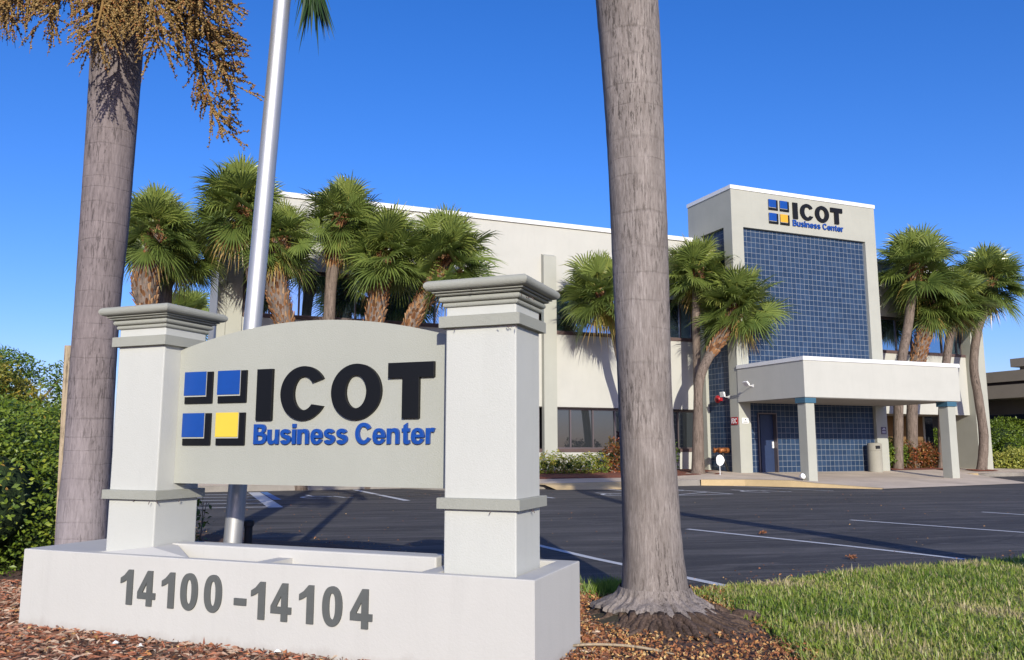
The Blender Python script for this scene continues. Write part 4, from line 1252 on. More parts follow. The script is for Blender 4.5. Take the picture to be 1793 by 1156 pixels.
link_mesh('root_collar', V, F, M['royalbark'], rp1, smooth=False)
m = MB()
for i in range(150):
    a = rg.uniform(0, 2 * math.pi) if i % 2 else rg.normal(-math.pi / 2 + .35, .7)
    fr = max(0, math.cos(a + math.pi / 2 - .35))       # longer towards the camera and right
    r1 = rg.uniform(.46, .58) + .34 * fr * rg.uniform(.5, 1)
    r0 = rg.uniform(.30, .38)
    bend = rg.uniform(-.16, .16)
    th = rg.uniform(.013, .030)
    pts = []
    for s_ in np.linspace(0, 1, 7):
        rr_ = r0 + (r1 - r0) * s_
        zz_ = (.075 + .012 * fr) * (1 - s_) ** .75 * rg.uniform(.75, 1.15) + .006 - .02 * s_
        aa = a + bend * s_ + .03 * math.sin(s_ * 9 + i)
        pts.append((.04 + rr_ * math.cos(aa), rr_ * math.sin(aa), zz_))
    m.tube(pts, [th * q for q in (1.2, 1.1, 1, 1, .9, .75, .4)], 6)
m.build('roots', M['rootbark'], rp1, smooth=True)
MB().lathe([(.74, -.02), (.6, .022), (.5, .045), (.4, .07), (.3, .085), (.1, .1)], 40, (.06, -.04, 0)).build('root_mound', M['soil'], rp1, smooth=True)
MB().tube([(-.16, 0, 7.55), (-.16, 0, 7.9), (-.16, 0, 9.0)], [.19, .17, .09], 24).build('crownshaft', M['shaft'], rp1, smooth=True)
royal_crown(5, 14, 3.4, rp1, (-.16, 0, 9.0))
# woody knob in the mulch right of the roots
kb = MB()
kb.tube([(1.50, 6.02, .0), (1.58, 5.98, .035), (1.68, 5.95, .03), (1.80, 5.9, .0)], [.03, .055, .05, .015], 10)
tag(kb.build('surface_root', M['rootbark'], None, smooth=True), 'gnarled surface root in the mulch right of the big trunk', 'root')

LX, LY = -3.30, 6.5
rp2 = empty('fruiting_palm', (LX, LY, 0), 0, 'left foreground palm with a purplish grey trunk and hanging clusters of tan fruit', 'palm')
rows = [(-3.30, -.05, .20), (-3.301, .502, .18), (-3.305, .695, .18), (-3.297, 1.129, .170), (-3.304, 1.573, .168), (-3.305, 2.024, .165), (-3.303, 2.485, .168), (-3.295, 2.955, .181), (-3.296, 3.63, .187), (-3.298, 4.333, .197), (-3.30, 4.9, .20)]
V, F = lathe_path([(x - LX, z, r_) for x, z, r_ in rows], 0, seed=8, rough=.008)
link_mesh('trunk', V, F, M['royalbark2'], rp2, smooth=True)
MB().tube([(0, 0, 4.88), (0, 0, 5.1), (0, 0, 5.6), (0, 0, 6.2)], [.20, .215, .17, .08], 24).build('crownshaft', M['shaft'], rp2, smooth=True)
royal_crown(9, 11, 2.9, rp2, (0, 0, 6.15), elmin=38)
# the frond that hangs into the top of the picture right of the flagpole
rgf = np.random.default_rng(77)
V, F, T = [], [], []
P_ = smooth_path([(0, 0, 6.15), (.5, -.05, 6.45), (1.1, -.1, 6.1), (1.52, -.12, 5.5), (1.66, -.12, 5.02)], 26)
P_ = [np.array(p) for p in P_]
sv = np.array([0, 1.0, 0])
for i in range(26):
    a, b = P_[i], P_[i + 1]; k = len(V); V += [a + sv * .02, a - sv * .02, b + sv * .015, b - sv * .015]; F.append((k, k + 1, k + 3, k + 2)); T.append(.9)
for i in range(190):
    q = 4 + 22 * i / 190; j = min(int(q), 25); c_ = P_[j] + (P_[j + 1] - P_[j]) * (q - j)
    tg = P_[j + 1] - P_[j]; tg /= np.linalg.norm(tg)
    for sg_ in (1, -1):
        sw = np.array([rgf.uniform(-.8, .8), sg_ * rgf.uniform(.2, .7), 0])
        d = tg * .6 + sw * .55 + np.array([0, 0, -.7]); d /= np.linalg.norm(d)
        ll = rgf.uniform(.36, .60)
        wv = np.cross(d, np.array([rgf.uniform(-1, 1), 1.0, 0])); wv /= np.linalg.norm(wv)
        k = len(V); V += [c_, c_ + d * ll * .5 + wv * .011, c_ + d * ll * .5 - wv * .011, c_ + d * ll + np.array([0, 0, -.05])]
        F += [(k, k + 2, k + 1), (k + 1, k + 2, k + 3)]; tt_ = rgf.uniform(0, .12); T += [tt_, tt_]  # low tint puts the crown's shade into the leaflet colour
link_mesh('frond', np.array(V), F, M['frond'], rp2, np.clip(T, 0, 1))

# fruit clusters: stalk > strands with beads
def fruit_cluster(parent, az, reach, drop, rise, seed, nstr=46, slen=.5, spread=1.0, z0=4.86):
    stiff = .12 if -.6 < az < .3 else .30
    rg = np.random.default_rng(seed)
    st_ = MB()
    a0 = np.array([.17 * math.cos(az), .17 * math.sin(az), z0])
    dirh = np.array([math.cos(az), math.sin(az), 0])
    main = []
    for s_ in np.linspace(0, 1, 9):
        main.append(a0 + dirh * reach * s_ + np.array([0, 0, rise * math.sin(math.pi * min(1, s_ * 1.3)) - drop * s_ ** 1.7]))
    st_.tube(main, [.028, .026, .022, .019, .016, .013, .010, .007, .004], 7)
    FV, FF, FT = [], [], []
    octv = np.array([(1, 0, 0), (-1, 0, 0), (0, 1, 0), (0, -1, 0), (0, 0, 1), (0, 0, -1)], float)
    octf = [(0, 2, 4), (2, 1, 4), (1, 3, 4), (3, 0, 4), (2, 0, 5), (1, 2, 5), (3, 1, 5), (0, 3, 5)]
    sec = []
    for i in range(nstr):
        s_ = .12 + .88 * (i / nstr)
        q = s_ * 8; j = min(int(q), 7); c_ = main[j] + (main[j + 1] - main[j]) * (q - j)
        tg = main[j + 1] - main[j]; tg /= np.linalg.norm(tg)
        rnd = rg.normal(size=3); rnd -= tg * rnd.dot(tg); rnd /= np.linalg.norm(rnd)
        d = tg * .75 + rnd * .8 * spread + np.array([0, 0, -.25 + .2 * (stiff < .2)]) + np.array([.35, 0, 0]) * (stiff < .2); d /= np.linalg.norm(d)
        L = slen * (1.15 - .55 * s_) * rg.uniform(.7, 1.15)
        sec.append((c_, d, L))
        for _ in range(2):
            p = c_ + d * L * rg.uniform(.15, .55); rn = rg.normal(size=3); dd = d * .8 + rn * .38; dd /= np.linalg.norm(dd)
            sec.append((p, dd, L * rg.uniform(.4, .7)))
    for c_, d, L in sec:
        pts = []
        for s_ in np.linspace(0, 1, 5): pts.append(c_ + d * L * s_ + np.array([0, 0, -stiff * L * s_ ** 2]))
        st_.tube(pts, [.0055, .005, .004, .003, .0015], 4, False)
        nb_f = int(L / .0105)
        for k in range(nb_f):
            s_ = .1 + .86 * k / max(1, nb_f) + rg.uniform(-.02, .02)
            if rg.random() < .28: continue
            q = min(3.999, max(0, s_) * 4); j = int(q); p = pts[j] + (pts[j + 1] - pts[j]) * (q - j)
            rn = rg.normal(size=3); rn /= np.linalg.norm(rn)
            r_ = rg.uniform(.0072, .0105)
            p = p + rn * r_ * 1.1
            b_ = len(FV); FV.extend(list(octv * r_ * np.array([1, 1, 1.15]) + p))
            FF.extend([tuple(x + b_ for x in f_) for f_ in octf]); tv = rg.uniform(.1, .95) if rg.random() > .12 else 1.0
            FT.extend([tv] * 8)
    so = st_.build('fruit_stalk', M['fruitstem'], parent)
    link_mesh('fruit', np.array(FV), FF, M['fruit'], so, FT, smooth=True)
CL = [(-2.75, .95, .42, .25, 46, .42), (-2.2, .75, .50, .15, 46, .42), (-1.75, .62, .72, .1, 50, .42), (-1.3, .60, .80, .1, 50, .42), (-.8, .80, .85, .12, 52, .48), (-.3, .92, .80, .2, 50, .50), (.05, .72, 1.2, .15, 56, .46), (-.15, .9, .95, .2, 46, .45), (3.3, 1.0, .35, .25, 44, .42), (-.5, 1.05, .42, .25, 48, .48), (3.0, 1.3, .2, .3, 40, .4)]
for i, (az, reach, drop, rise, ns, sl) in enumerate(CL): fruit_cluster(rp2, az, reach, drop, rise, 200 + i, ns, sl, z0=5.0 + .03 * (i % 3))

# palm beyond the right edge of the picture: only its long bent shadow reaches the parking lot
rp3 = empty('leaning_palm', (6.3, 5.0, 0), 0, 'bent palm off to the right casting the long shadow on the asphalt', 'palm')
pts = smooth_path([(0, 0, -.05), (-.7, 0, 1.65), (-1.05, 0, 2.55), (-1.67, 0, 3.6), (-1.95, 0, 4.5), (-1.85, 0, 6.2), (-1.3, 0, 7.9)], 40)
MB().tube(pts, [.19 - .03 * i / 40 for i in range(41)], 20).build('trunk', M['royalbark'], rp3, smooth=True)
cobj = bpy.data.objects.new('crown', crowns[1]); COL.objects.link(cobj); cobj.parent = rp3; cobj.location = (-1.25, 0, 8.0)

# ------------------------------------------------------------------ leaf clouds (hedges, shrubs, trees)
def leaf_cloud(pts, nrm, rg, size, out=.6, tlo=0., thi=1., aspect=.55):
    n = len(pts)
    d = rg.normal(size=(n, 3)); d[:, 2] = d[:, 2] * .6 + .1
    d += nrm * .3
    d /= np.linalg.norm(d, axis=1)[:, None]
    up = nrm * out + rg.normal(size=(n, 3)) * .55 + np.array([0, 0, .35])
    s = np.cross(d, up); s /= np.linalg.norm(s, axis=1)[:, None] + 1e-9
    nn = np.cross(s, d)
    L = size * rg.uniform(.6, 1.25, n)[:, None]
    a = pts; b = pts + d * L * .5 + s * L * aspect * .5 + nn * L * .08; c = pts + d * L; e = pts + d * L * .5 - s * L * aspect * .5 + nn * L * .08
    V = np.stack([a, b, c, e], 1).reshape(-1, 3)
    F = (np.arange(n)[:, None] * 4 + np.array([0, 1, 2, 3])).astype(int)
    T = rg.uniform(tlo, thi, n) 
    return V, F, T
def blob_points(blobs, n, rg, shell=.35, zmin=None):
    """points through the outer part of many ellipsoids; drops what falls deep inside another"""
    blobs = np.array(blobs, float)           # cx cy cz rx ry rz
    area = blobs[:, 3] * blobs[:, 4] + blobs[:, 3] * blobs[:, 5] + blobs[:, 4] * blobs[:, 5]
    pick = rg.choice(len(blobs), n, p=area / area.sum())
    b = blobs[pick]
    d = rg.normal(size=(n, 3)); d /= np.linalg.norm(d, axis=1)[:, None]
    r_ = 1 - shell * rg.random(n) ** 1.6
    lump = 1 + .12 * np.sin(d[:, 0] * 5 + b[:, 0] * 3) * np.sin(d[:, 1] * 6 + b[:, 1]) + .08 * np.sin(d[:, 2] * 11 + b[:, 2] * 5)
    p = b[:, :3] + d * b[:, 3:] * (r_ * lump)[:, None]
    keep = np.ones(n, bool)
    for q in blobs:
        w_ = ((p - q[:3]) / q[3:])
        keep &= (w_ ** 2).sum(1) > .38
    if zmin is not None: keep &= p[:, 2] > zmin
    nr = d / b[:, 3:]; nr /= np.linalg.norm(nr, axis=1)[:, None]
    return p[keep], nr[keep]
def core_mesh(blobs, k=.72, zmin=None):
    m = MB()
    for cx_, cy_, cz_, rx, ry, rz in blobs:
        vs, fs = [], []
        n1, n2 = 8, 12
        for i in range(n1 + 1):
            th = math.pi * i / n1
            for j in range(n2):
                ph = 2 * math.pi * j / n2
                z = cz_ + rz * k * math.cos(th)
                if zmin is not None: z = max(z, zmin)
                vs.append((cx_ + rx * k * math.sin(th) * math.cos(ph), cy_ + ry * k * math.sin(th) * math.sin(ph), z))
        for i in range(n1):
            for j in range(n2): fs.append((i * n2 + j, (i + 1) * n2 + j, (i + 1) * n2 + (j + 1) % n2, i * n2 + (j + 1) % n2))
        m.add(vs, fs)
    return m
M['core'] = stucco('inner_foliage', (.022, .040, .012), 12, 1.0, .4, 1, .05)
def bush(name, loc, rz, blobs, n, size, mat, label, cat, group=None, seed=1, stems=6, shell=.4, core=.66, aspect=.55, tlo=0., thi=1.):
    rg = np.random.default_rng(seed)
    t = empty(name, loc, rz, label, cat, group)
    p, nr = blob_points(blobs, n, rg, shell, .0)
    V, F, T = leaf_cloud(p, nr, rg, size, aspect=aspect, tlo=tlo, thi=thi)
    # leaves of one clump share a tone
    cl = np.sin(p[:, 0] * 3.1 + seed) * np.sin(p[:, 1] * 2.7) * np.sin(p[:, 2] * 4.3 + 1)
    T = np.clip(T * .75 + .12 + .22 * cl, 0, 1)
    link_mesh('foliage', V, F, M[mat], t, T)
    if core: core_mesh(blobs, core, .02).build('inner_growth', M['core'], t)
    m = MB()
    for i in range(stems):
        bl = blobs[int(rg.integers(len(blobs)))]
        x, y = bl[0] + rg.uniform(-.4, .4) * bl[3], bl[1] + rg.uniform(-.4, .4) * bl[4]
        m.tube([(x, y, -.03), (x + rg.uniform(-.1, .1), y + rg.uniform(-.1, .1), bl[2] * .6), (x + rg.uniform(-.3, .3), y + rg.uniform(-.3, .3), bl[2] + bl[5] * .5)], [.02, .015, .006], 6)
    m.build('stems', M['sabalbark'], t)
    return t
# big hedge at left
hb = []
rgb = np.random.default_rng(21)
for i in range(26):
    s_ = i / 25
    cx_ = -5.15 - 2.6 * s_ + rgb.uniform(-.25, .25); cy_ = 8.0 + 6.5 * s_
    hb.append((cx_, cy_, .72 + rgb.uniform(-.2, .1), .7, .7, .8)); hb.append((cx_ - .5 + rgb.uniform(-.5, .35), cy_ + .2, 1.3 + .2 * s_ + rgb.uniform(-.3, .15), rgb.uniform(.3, .6), .5, rgb.uniform(.3, .55)))
    if i < 10: hb.append((cx_ - 1.2, cy_ - .4, .9, .8, .8, 1.0))
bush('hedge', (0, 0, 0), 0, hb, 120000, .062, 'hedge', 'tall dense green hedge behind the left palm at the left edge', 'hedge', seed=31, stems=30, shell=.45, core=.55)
def crown_tree(name, loc, h, r_, label, seed, mat='tree', n=26000, size=.13, trunk=.16, cat='tree', group=None):
    rg = np.random.default_rng(seed)
    t = empty(name, loc, 0, label, cat, group)
    blobs = []
    m = MB()
    m.tube([(0, 0, -.05), (rg.uniform(-.1, .1), 0, h * .3), (0, 0, h * .55)], [trunk, trunk * .8, trunk * .5], 12)
    for i in range(22):
        a = rg.uniform(0, 6.28); q = rg.uniform(.1, .85) * r_
        z = h * (.35 + .5 * rg.random()) 
        q *= math.sqrt(max(.15, 1 - ((z / h - .55) / .5) ** 2))
        br = r_ * rg.uniform(.25, .42)
        blobs.append((q * math.cos(a), q * math.sin(a), z, br, br, br * .8))
        m.tube([(0, 0, h * .3), (q * .5 * math.cos(a), q * .5 * math.sin(a), z * .8), (q * math.cos(a), q * math.sin(a), z)], [trunk * .45, trunk * .25, trunk * .08], 6)
    m.build('trunk', M['sabalbark'], t)
    p, nr = blob_points(blobs, n, rg, .5, .2)
    V, F, T = leaf_cloud(p, nr, rg, size)
    T = np.clip(T * .7 + .15 + .2 * np.sin(p[:, 0] * 1.3 + seed) * np.sin(p[:, 2] * 1.9), 0, 1)
    link_mesh('crown', V, F, M[mat], t, T)
    return t
crown_tree('tree', (-9.6, 14.3, 0), 3.05, 1.6, 'yellow-green rounded tree rising over the hedge at the left edge', 41, 'tree', 26000, .085)
crown_tree('tree', (-12.2, 20.5, 0), 3.9, 1.8, 'darker green tree behind the hedge, just left of the wooden stake', 42, 'treefar', 20000, .10)
crown_tree('tree', (-19.5, 24, 0), 4.2, 2.6, 'broad green tree far behind the hedge, partly out of frame', 43, 'treefar', 16000, .12)
# sprig beside the left sign pillar
sp_ = empty('shrub', Vector((-2.68, 7.5, 0)), 0, 'dark leafy sprig showing past the left sign pillar', 'shrub')
rgs = np.random.default_rng(5)
pp = []; m = MB()
for i in range(5):
    x0 = rgs.uniform(-.28, -.05); top_ = rgs.uniform(.45, .78)
    m.tube([(x0, 0, -.02), (x0 + .02, 0, top_ * .5), (x0 + rgs.uniform(-.03, .08), 0, top_)], [.007, .006, .003], 5)
    for k in range(60): pp.append((x0 + rgs.normal() * .05, rgs.normal() * .05, rgs.uniform(.12, top_)))
m.build('stems', M['sabalbark'], sp_)
pp = np.array(pp)
V, F, T = leaf_cloud(pp, np.tile(np.array([[0, 0, 1.0]]), (len(pp), 1)), rgs, .05)
link_mesh('foliage', V, F, M['hedge'], sp_, T * .4)

def row(u0, u1, v, h, wd, n, rgseed=0, zb=.25, jit=.12):
    rg = np.random.default_rng(rgseed)
    out = []
    for i in range(n):
        u = u0 + (u1 - u0) * (i + .5) / n
        hh = h * rg.uniform(.85, 1.08)
        out.append((u + rg.uniform(-.1, .1), v + rg.uniform(-jit, jit), zb + hh * .5, (u1 - u0) / n * .8, wd, hh * .52))
    return out
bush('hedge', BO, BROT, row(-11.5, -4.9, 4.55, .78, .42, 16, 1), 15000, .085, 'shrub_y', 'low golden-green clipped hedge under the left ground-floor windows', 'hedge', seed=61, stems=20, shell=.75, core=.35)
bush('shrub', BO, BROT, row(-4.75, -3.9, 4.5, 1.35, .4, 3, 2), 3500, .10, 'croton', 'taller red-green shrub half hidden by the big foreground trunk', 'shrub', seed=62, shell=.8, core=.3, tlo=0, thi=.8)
bush('shrub', BO, BROT, row(-2.9, -2.0, 4.9, .95, .3, 3, 3), 1500, .10, 'shrub_y', 'thin golden shrub just left of the leaning palm base', 'shrub', seed=63, shell=.9, core=.0)
bush('shrub', BO, BROT, row(-2.3, -1.6, 5.3, 1.5, .25, 2, 4), 900, .12, 'hedge', 'dark green shrub tucked behind the leaning palm base', 'shrub', seed=64, shell=.9, core=.3, thi=.3)
# red ti plant: long strap leaves
def ti_plant(loc, label, seed, h=1.7):
    rg = np.random.default_rng(seed)
    t = empty('ti_plant', loc, BROT, label, 'plant')
    m = MB(); V, F, T = [], [], []
    for i in range(3):
        x0, y0 = rg.uniform(-.15, .15, 2); hh = h * rg.uniform(.7, 1)
        m.tube([(x0, y0, -.02), (x0 * 1.4, y0, hh)], [.018, .012], 6)
        for k in range(22):
            az = rg.uniform(0, 6.28); el = rg.uniform(-.4, 1.1); L = rg.uniform(.28, .45)
            d = np.array([math.cos(az) * math.cos(el), math.sin(az) * math.cos(el), math.sin(el)])
            c = np.array([x0 * 1.4, y0, hh - rg.uniform(0, .45)])
            s = np.cross(d, [0, 0, 1.0]); s /= np.linalg.norm(s) + 1e-6
            b_ = len(V); V += [c, c + d * L * .45 + s * .045, c + d * L * .45 - s * .045, c + d * L + np.array([0, 0, -.12])]
            F.append((b_, b_ + 1, b_ + 3, b_ + 2)); T.append(rg.random())
    m.build('stems', M['sabalbark'], t)
    link_mesh('foliage', np.array(V), F, M['redplant'], t, T)
ti_plant(B(-2.75, 5.3, .3), 'red strap-leaved plant by the last left ground-floor window', 71, 1.6)
ti_plant(B(-3.9, 5.2, .3), 'red strap-leaved plant mostly hidden behind the big foreground trunk', 72, 1.3)
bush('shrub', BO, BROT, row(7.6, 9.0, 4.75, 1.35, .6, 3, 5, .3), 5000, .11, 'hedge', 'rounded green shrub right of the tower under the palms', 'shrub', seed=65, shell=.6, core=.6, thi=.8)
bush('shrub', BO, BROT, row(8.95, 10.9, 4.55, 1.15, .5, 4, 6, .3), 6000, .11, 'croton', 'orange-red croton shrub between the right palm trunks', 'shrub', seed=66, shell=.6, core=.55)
bush('hedge', BO, BROT, [(18.9 + .1 * math.sin(i * 2.1), 8.8 + i * .75, .95, .65, .7, .78 + .05 * math.sin(i * 3.)) for i in range(10)], 14000, .14, 'hedge', 'clipped green hedge seen through the porch columns', 'hedge', seed=67, shell=.4, core=.7, thi=.7)
bush('shrub', BO, BROT, [(18.4, 8.6, 1.1, 1.3, 1.2, 1.0), (19.3, 8.2, 1.5, 1.2, 1.2, 1.1), (17.6, 9.3, 1.0, 1.1, 1.1, .9), (20.3, 8.3, 1.6, 1.2, 1.2, 1.2), (18.9, 7.2, .9, .9, .9, .8), (17.3, 10.5, 1.2, 1, 1, 1)], 16000, .13, 'hedge', 'big round green hedge mass in front of the neighbour building', 'hedge', seed=68, shell=.4, core=.7, thi=.75)
bush('shrub', BO, BROT, [(17.6, 6.0, .65, .75, .6, .55), (18.4, 5.6, .6, .7, .6, .5), (17.0, 6.4, .55, .5, .5, .42)], 7000, .10, 'yellowshrub', 'bright yellow-green variegated shrub at the right edge', 'shrub', seed=69, shell=.5, core=.6)
M_post = MB().box(14.15, 14.3, 8.9, 9.05, 0, 1.15)
tag(M_post.build('bollard', M['sillm'], None), 'dark brown post standing in the shaded porch at right', 'bollard')
bpy.data.objects['bollard'].location = BO; bpy.data.objects['bollard'].rotation_euler = (0, 0, BROT)

# ------------------------------------------------------------------ lawn grass, litter, mulch chips (uncountable)
def in_lawn(x, y):
    ex = np.array([1.4, 2.3, 3.35, 5.5, 9]); ey = np.array([7.0, 7.55, 8.15, 9.05, 10.4])
    far = np.interp(x, ex, ey)
    left = np.interp(y, [3, 4.9, 5.6, 6.1, 6.6, 7.05], [1.60, 1.62, 1.70, 1.62, 1.52, 1.45])
    return (y < far) & (x > left)
rg = np.random.default_rng(99)
NB = 125000
x = rg.uniform(1.3, 7.2, NB * 2); y = 3.6 + 6.0 * rg.random(NB * 2)
edge_n = rg.normal(size=NB * 2) * .04
ok = in_lawn(x + edge_n, y + edge_n * .6) & (x / y < .72)
# denser near the camera is not needed: thin out evenly by clumps
cl = np.sin(x * 7.3 + 1) * np.sin(y * 6.1) + np.sin(x * 17 + y * 13)
ok &= rg.random(NB * 2) < np.clip(.75 + .2 * cl, .25, 1)
x, y = x[ok][:NB], y[ok][:NB]
n = len(x)
az = rg.uniform(0, 2 * np.pi, n); lean = np.abs(rg.normal(0, .9, n)) + .15
Lg = rg.uniform(.035, .09, n) * (1 + .25 * np.sin(x * 2.1) * np.sin(y * 1.7 + 1)); wg = rg.uniform(.003, .0062, n)
tall = rg.random(n) < .03; Lg[tall] *= 1.5
dx, dy = np.cos(az), np.sin(az)
sx, sy = -dy, dx
def lvl(t_, wk):
    hz = Lg * (t_ - .30 * t_ ** 2 * np.minimum(1.4, lean)); hr = Lg * lean * t_ ** 1.6 * .75
    bx, by = x + dx * hr, y + dy * hr
    if wk == 0: return [np.stack([bx, by, hz + .01], 1)]
    return [np.stack([bx + sx * wg * wk, by + sy * wg * wk, hz + .01], 1), np.stack([bx - sx * wg * wk, by - sy * wg * wk, hz + .01], 1)]
V = np.stack(lvl(0, .8) + lvl(.5, 1.0) + lvl(1.0, 0), 1).reshape(-1, 3)
q = np.arange(n)[:, None] * 5
F = (q + np.array([0, 1, 3, 2])).tolist() + (q + np.array([2, 3, 4])).tolist()
pt = .42 + .22 * np.sin(x * 1.9 + .5) * np.sin(y * 2.3) + .12 * np.sin(x * 6 + y * 5)
T = np.clip(pt + rg.normal(0, .22, n), 0, 1); dd_ = rg.random(n) < .14; T[dd_] = rg.uniform(.75, 1.0, dd_.sum())
br_ = np.sin(x * 2.7 + 2) * np.sin(y * 3.3 + x) > .72
T[br_] = np.clip(T[br_] + .3, 0, 1); Lg = Lg * np.where(br_, .7, 1)
o = link_mesh('grass', V, F, M['grass'], None, np.concatenate([T, T]))
tag(o, 'coarse green and straw-coloured lawn grass in front of the parking lot', 'grass', kind='stuff')
# short thatch of the same grass lying low between the blades
n2 = 26000
x2 = rg.uniform(1.4, 6.8, n2); y2 = rg.uniform(3.6, 9.4, n2); ok = in_lawn(x2, y2) & (x2 / y2 < .72); x2, y2 = x2[ok], y2[ok]
P3 = np.stack([x2, y2, rg.uniform(.012, .035, len(x2))], 1)
V, F, T = leaf_cloud(P3, np.tile([[0, 0, .4]], (len(x2), 1)), rg, .06, aspect=.12)
V[:, 2] = np.maximum(V[:, 2], .014)
tag(link_mesh('grass', V, F, M['grass'], None, .6 + .4 * T), 'dry thatch lying between the lawn blades', 'grass', kind='stuff')
# dark tuft left of the big trunk
xt = rg.normal(.84, .12, 1500); yt = rg.normal(7.0, .12, 1500); okt = (xt < 1.2)
xt, yt = xt[okt], yt[okt]
V, F = [], []
for a, b in zip(xt, yt):
    an = rg.uniform(0, 6.28); L = rg.uniform(.05, .14); k = len(V)
    V += [(a - .004, b, .01), (a + .004, b, .01), (a + math.cos(an) * L * .5, b + math.sin(an) * L * .5, .01 + L)]
    F.append((k, k + 1, k + 2))
tag(link_mesh('grass', V, F, M['grass'], None, rg.uniform(0, .5, len(F))), 'dark grass tuft in the shade behind the big trunk', 'grass', kind='stuff')

def chips(name, xs, ys, size, mat, label, asp=.4, zj=.03, seed=0, flat=.5, base=.03, curl=True):
    rg = np.random.default_rng(seed)
    n = len(xs)
    d = rg.normal(size=(n, 3)); d[:, 2] *= flat; d /= np.linalg.norm(d, axis=1)[:, None]
    up = rg.normal(size=(n, 3)) * .5 + np.array([0, 0, 1.0])
    s = np.cross(d, up); s /= np.linalg.norm(s, axis=1)[:, None]
    nn = np.cross(s, d)
    L = (size * rg.uniform(.5, 1.5, n))[:, None]
    P = np.stack([xs, ys, base + rg.uniform(0, zj, n)], 1)
    a = P - d * L * .5; c = P + d * L * .5; b = P + s * L * asp * .5 + nn * L * .18; e = P - s * L * asp * .5 + nn * L * .18
    V = np.stack([a, b, c, e], 1).reshape(-1, 3)
    V[:, 2] = np.maximum(V[:, 2], .012)
    F = (np.arange(n)[:, None] * 4 + np.array([0, 1, 2])).tolist() + (np.arange(n)[:, None] * 4 + np.array([0, 2, 3])).tolist()
    T = rg.random(n); T = np.concatenate([T, T])
    return tag(link_mesh(name, V, F, M[mat], None, T), label, 'litter', kind='stuff')
# fruit husks round the big trunk
n = 15000
xs = rg.uniform(.0, 2.1, n); ys = rg.uniform(4.2, 7.2, n)
rr_ = np.hypot(xs - 1.02, ys - 6.06)
ok = (rr_ > .40) & (xs < 1.72 + .08 * np.sin(ys * 9) + rg.normal(0, .05, n)) & (ys < 7.2 - .55 * np.maximum(0, 1 - xs))
ok &= ~((rr_ < .95) & (ys < 6.0) & (xs > .9) & (rg.random(n) < .7))
chips('fallen_husks', xs[ok], ys[ok], .022, 'litter', 'orange and yellow fallen palm husks on the mulch round the big trunk', .75, .02, 1, .7)
n = 42000
xs = rg.uniform(-6.5, .6, n); ys = rg.uniform(4.2, 7.6, n)
P2 = np.stack([xs - SO.x, ys - SO.y], 1)
c_, s_ = math.cos(-SROT), math.sin(-SROT)
us = P2[:, 0] * c_ - P2[:, 1] * s_; vs_ = P2[:, 0] * s_ + P2[:, 1] * c_
ok = ~((us > 0) & (us < 3.665) & (vs_ > 0) & (vs_ < .78))
chips('mulch_chips', xs[ok], ys[ok], .055, 'straw', 'brown and reddish shredded mulch in front of the sign', .085, .02, 2, .25, .02)
n = 2500
xs = rg.uniform(-6.5, .4, n); ys = rg.uniform(4.3, 7.4, n)
P2 = np.stack([xs - SO.x, ys - SO.y], 1); us = P2[:, 0] * c_ - P2[:, 1] * s_; vs_ = P2[:, 0] * s_ + P2[:, 1] * c_
ok = ~((us > -.02) & (us < 3.69) & (vs_ > -.02) & (vs_ < .8))
chips('fallen_husks', xs[ok], ys[ok], .03, 'litter', 'scattered orange husks on the mulch left of the sign', .6, .01, 3, .6, .03)
# leaf litter at the edges and scattered over the lot
n = 1300
xs = rg.uniform(-6, 12, n); ys = rg.uniform(7.4, 24, n)
hug = rg.random(n) < .5
ex = np.array([p[0] for p in EDGE]); ey = np.array([p[1] for p in EDGE])
ys[hug] = np.interp(xs[hug], ex, ey) + np.abs(rg.normal(0, .35, hug.sum()))
ok = ys > np.interp(xs, ex, ey)
chips('leaf_litter', xs[ok], ys[ok], .022, 'litter', 'small dry leaves scattered on the asphalt', .6, .004, 4, .2, .014)
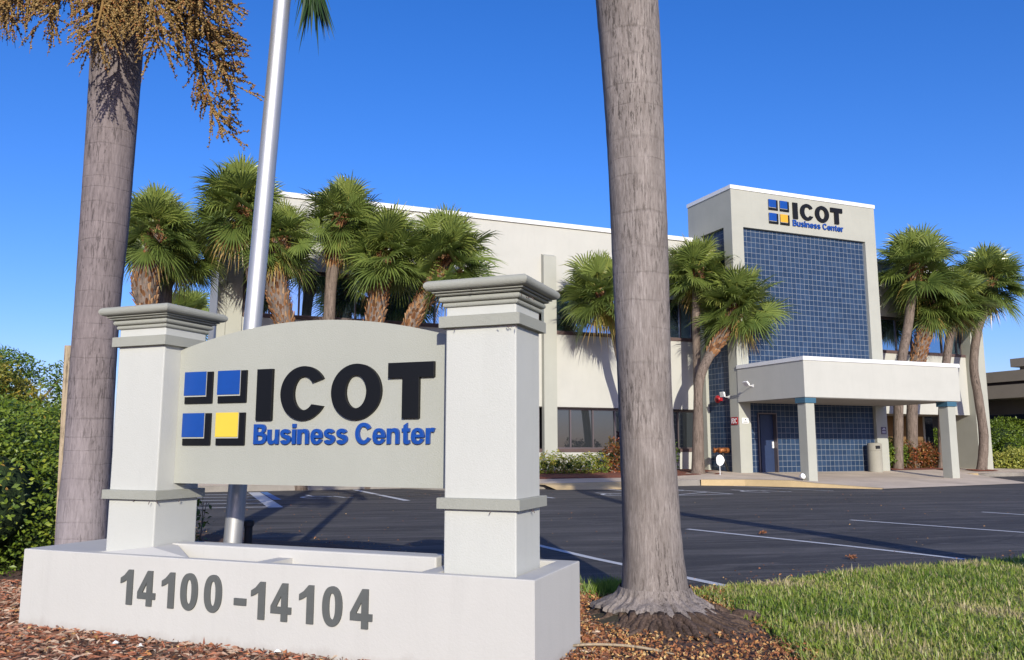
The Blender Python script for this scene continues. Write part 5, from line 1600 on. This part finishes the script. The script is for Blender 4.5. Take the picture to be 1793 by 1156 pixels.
# white shell bits in front of the sign
m = MB()
for a, b in ((-2.38, 5.17), (-2.2, 5.1), (-1.35, 4.96)):
    m.tube([(a - .02, b, .035), (a, b + .005, .045), (a + .022, b + .01, .037)], [.004, .010, .004], 8)
tag(m.build('shells', M['white'], None, smooth=True), 'a few small white shell bits on the mulch in front of the sign', 'shells', kind='stuff')
# curled frond stalk lying in front of the roots, clump of debris on the lot
fs_ = MB().tube(smooth_path([(.18, 4.98, .04), (.42, 5.02, .065), (.7, 5.0, .06), (.92, 4.9, .04)], 12), [.004] * 2 + [.008] * 9 + [.004] * 2, 8)
tag(fs_.build('dry_stalk', M['wood'], None, smooth=True), 'thin dry stalk lying on the husks right of the sign', 'stalk')
for (a, b, lab) in ((3.5, 11.82, 'small clump of dry palm debris lying on the white parking line'), (3.68, 9.2, 'small red-brown leaf clump on the asphalt by the grass edge')):
    rgx = np.random.default_rng(int(a * 100))
    pts_ = np.stack([rgx.normal(a, .026, 90), rgx.normal(b, .02, 90), rgx.uniform(.01, .04, 90)], 1)
    V, F, T = leaf_cloud(pts_, np.tile([[0, 0, 1.0]], (90, 1)), rgx, .026)
    V[:, 2] = np.maximum(V[:, 2], .008)
    tag(link_mesh('debris_clump', V, F, M['litter'], None, T * .5), lab, 'debris')

# dry palm bits caught under the mouldings of the right sign pillar
rgz = np.random.default_rng(303)
spots = [(3.53, .09, 1.874, 6), (3.46, .082, 1.876, 4), (3.2, .083, 1.877, 2), (3.55, .12, 2.06, 6), (3.56, .22, 2.055, 7), (3.57, .34, 2.05, 3), (3.3, .04, 2.085, 2), (1.0, .10, .855, 5), (1.01, .3, .853, 6), (.8, .085, .856, 3), (3.4, .086, .853, 3), (3.545, .3, .853, 6)]
m = MB()
for u_, v_, z_, k_ in spots:
    for q_ in range(max(1, k_ // 2)):
        a = S(u_ + rgz.uniform(-.05, .02), v_ + rgz.uniform(-.02, .04), z_)
        b = a + Vector((rgz.uniform(-.014, .014), -.006, -rgz.uniform(.006, .024)))
        m.tube([a, (a + b) / 2 + Vector((0, -.004, 0)), b], [.0022, .0028, .0012], 5)
tag(m.build('dry_bits', M['sillm'], None), 'tiny dry palm bits caught under the mouldings of the sign pillars', 'litter', kind='stuff')
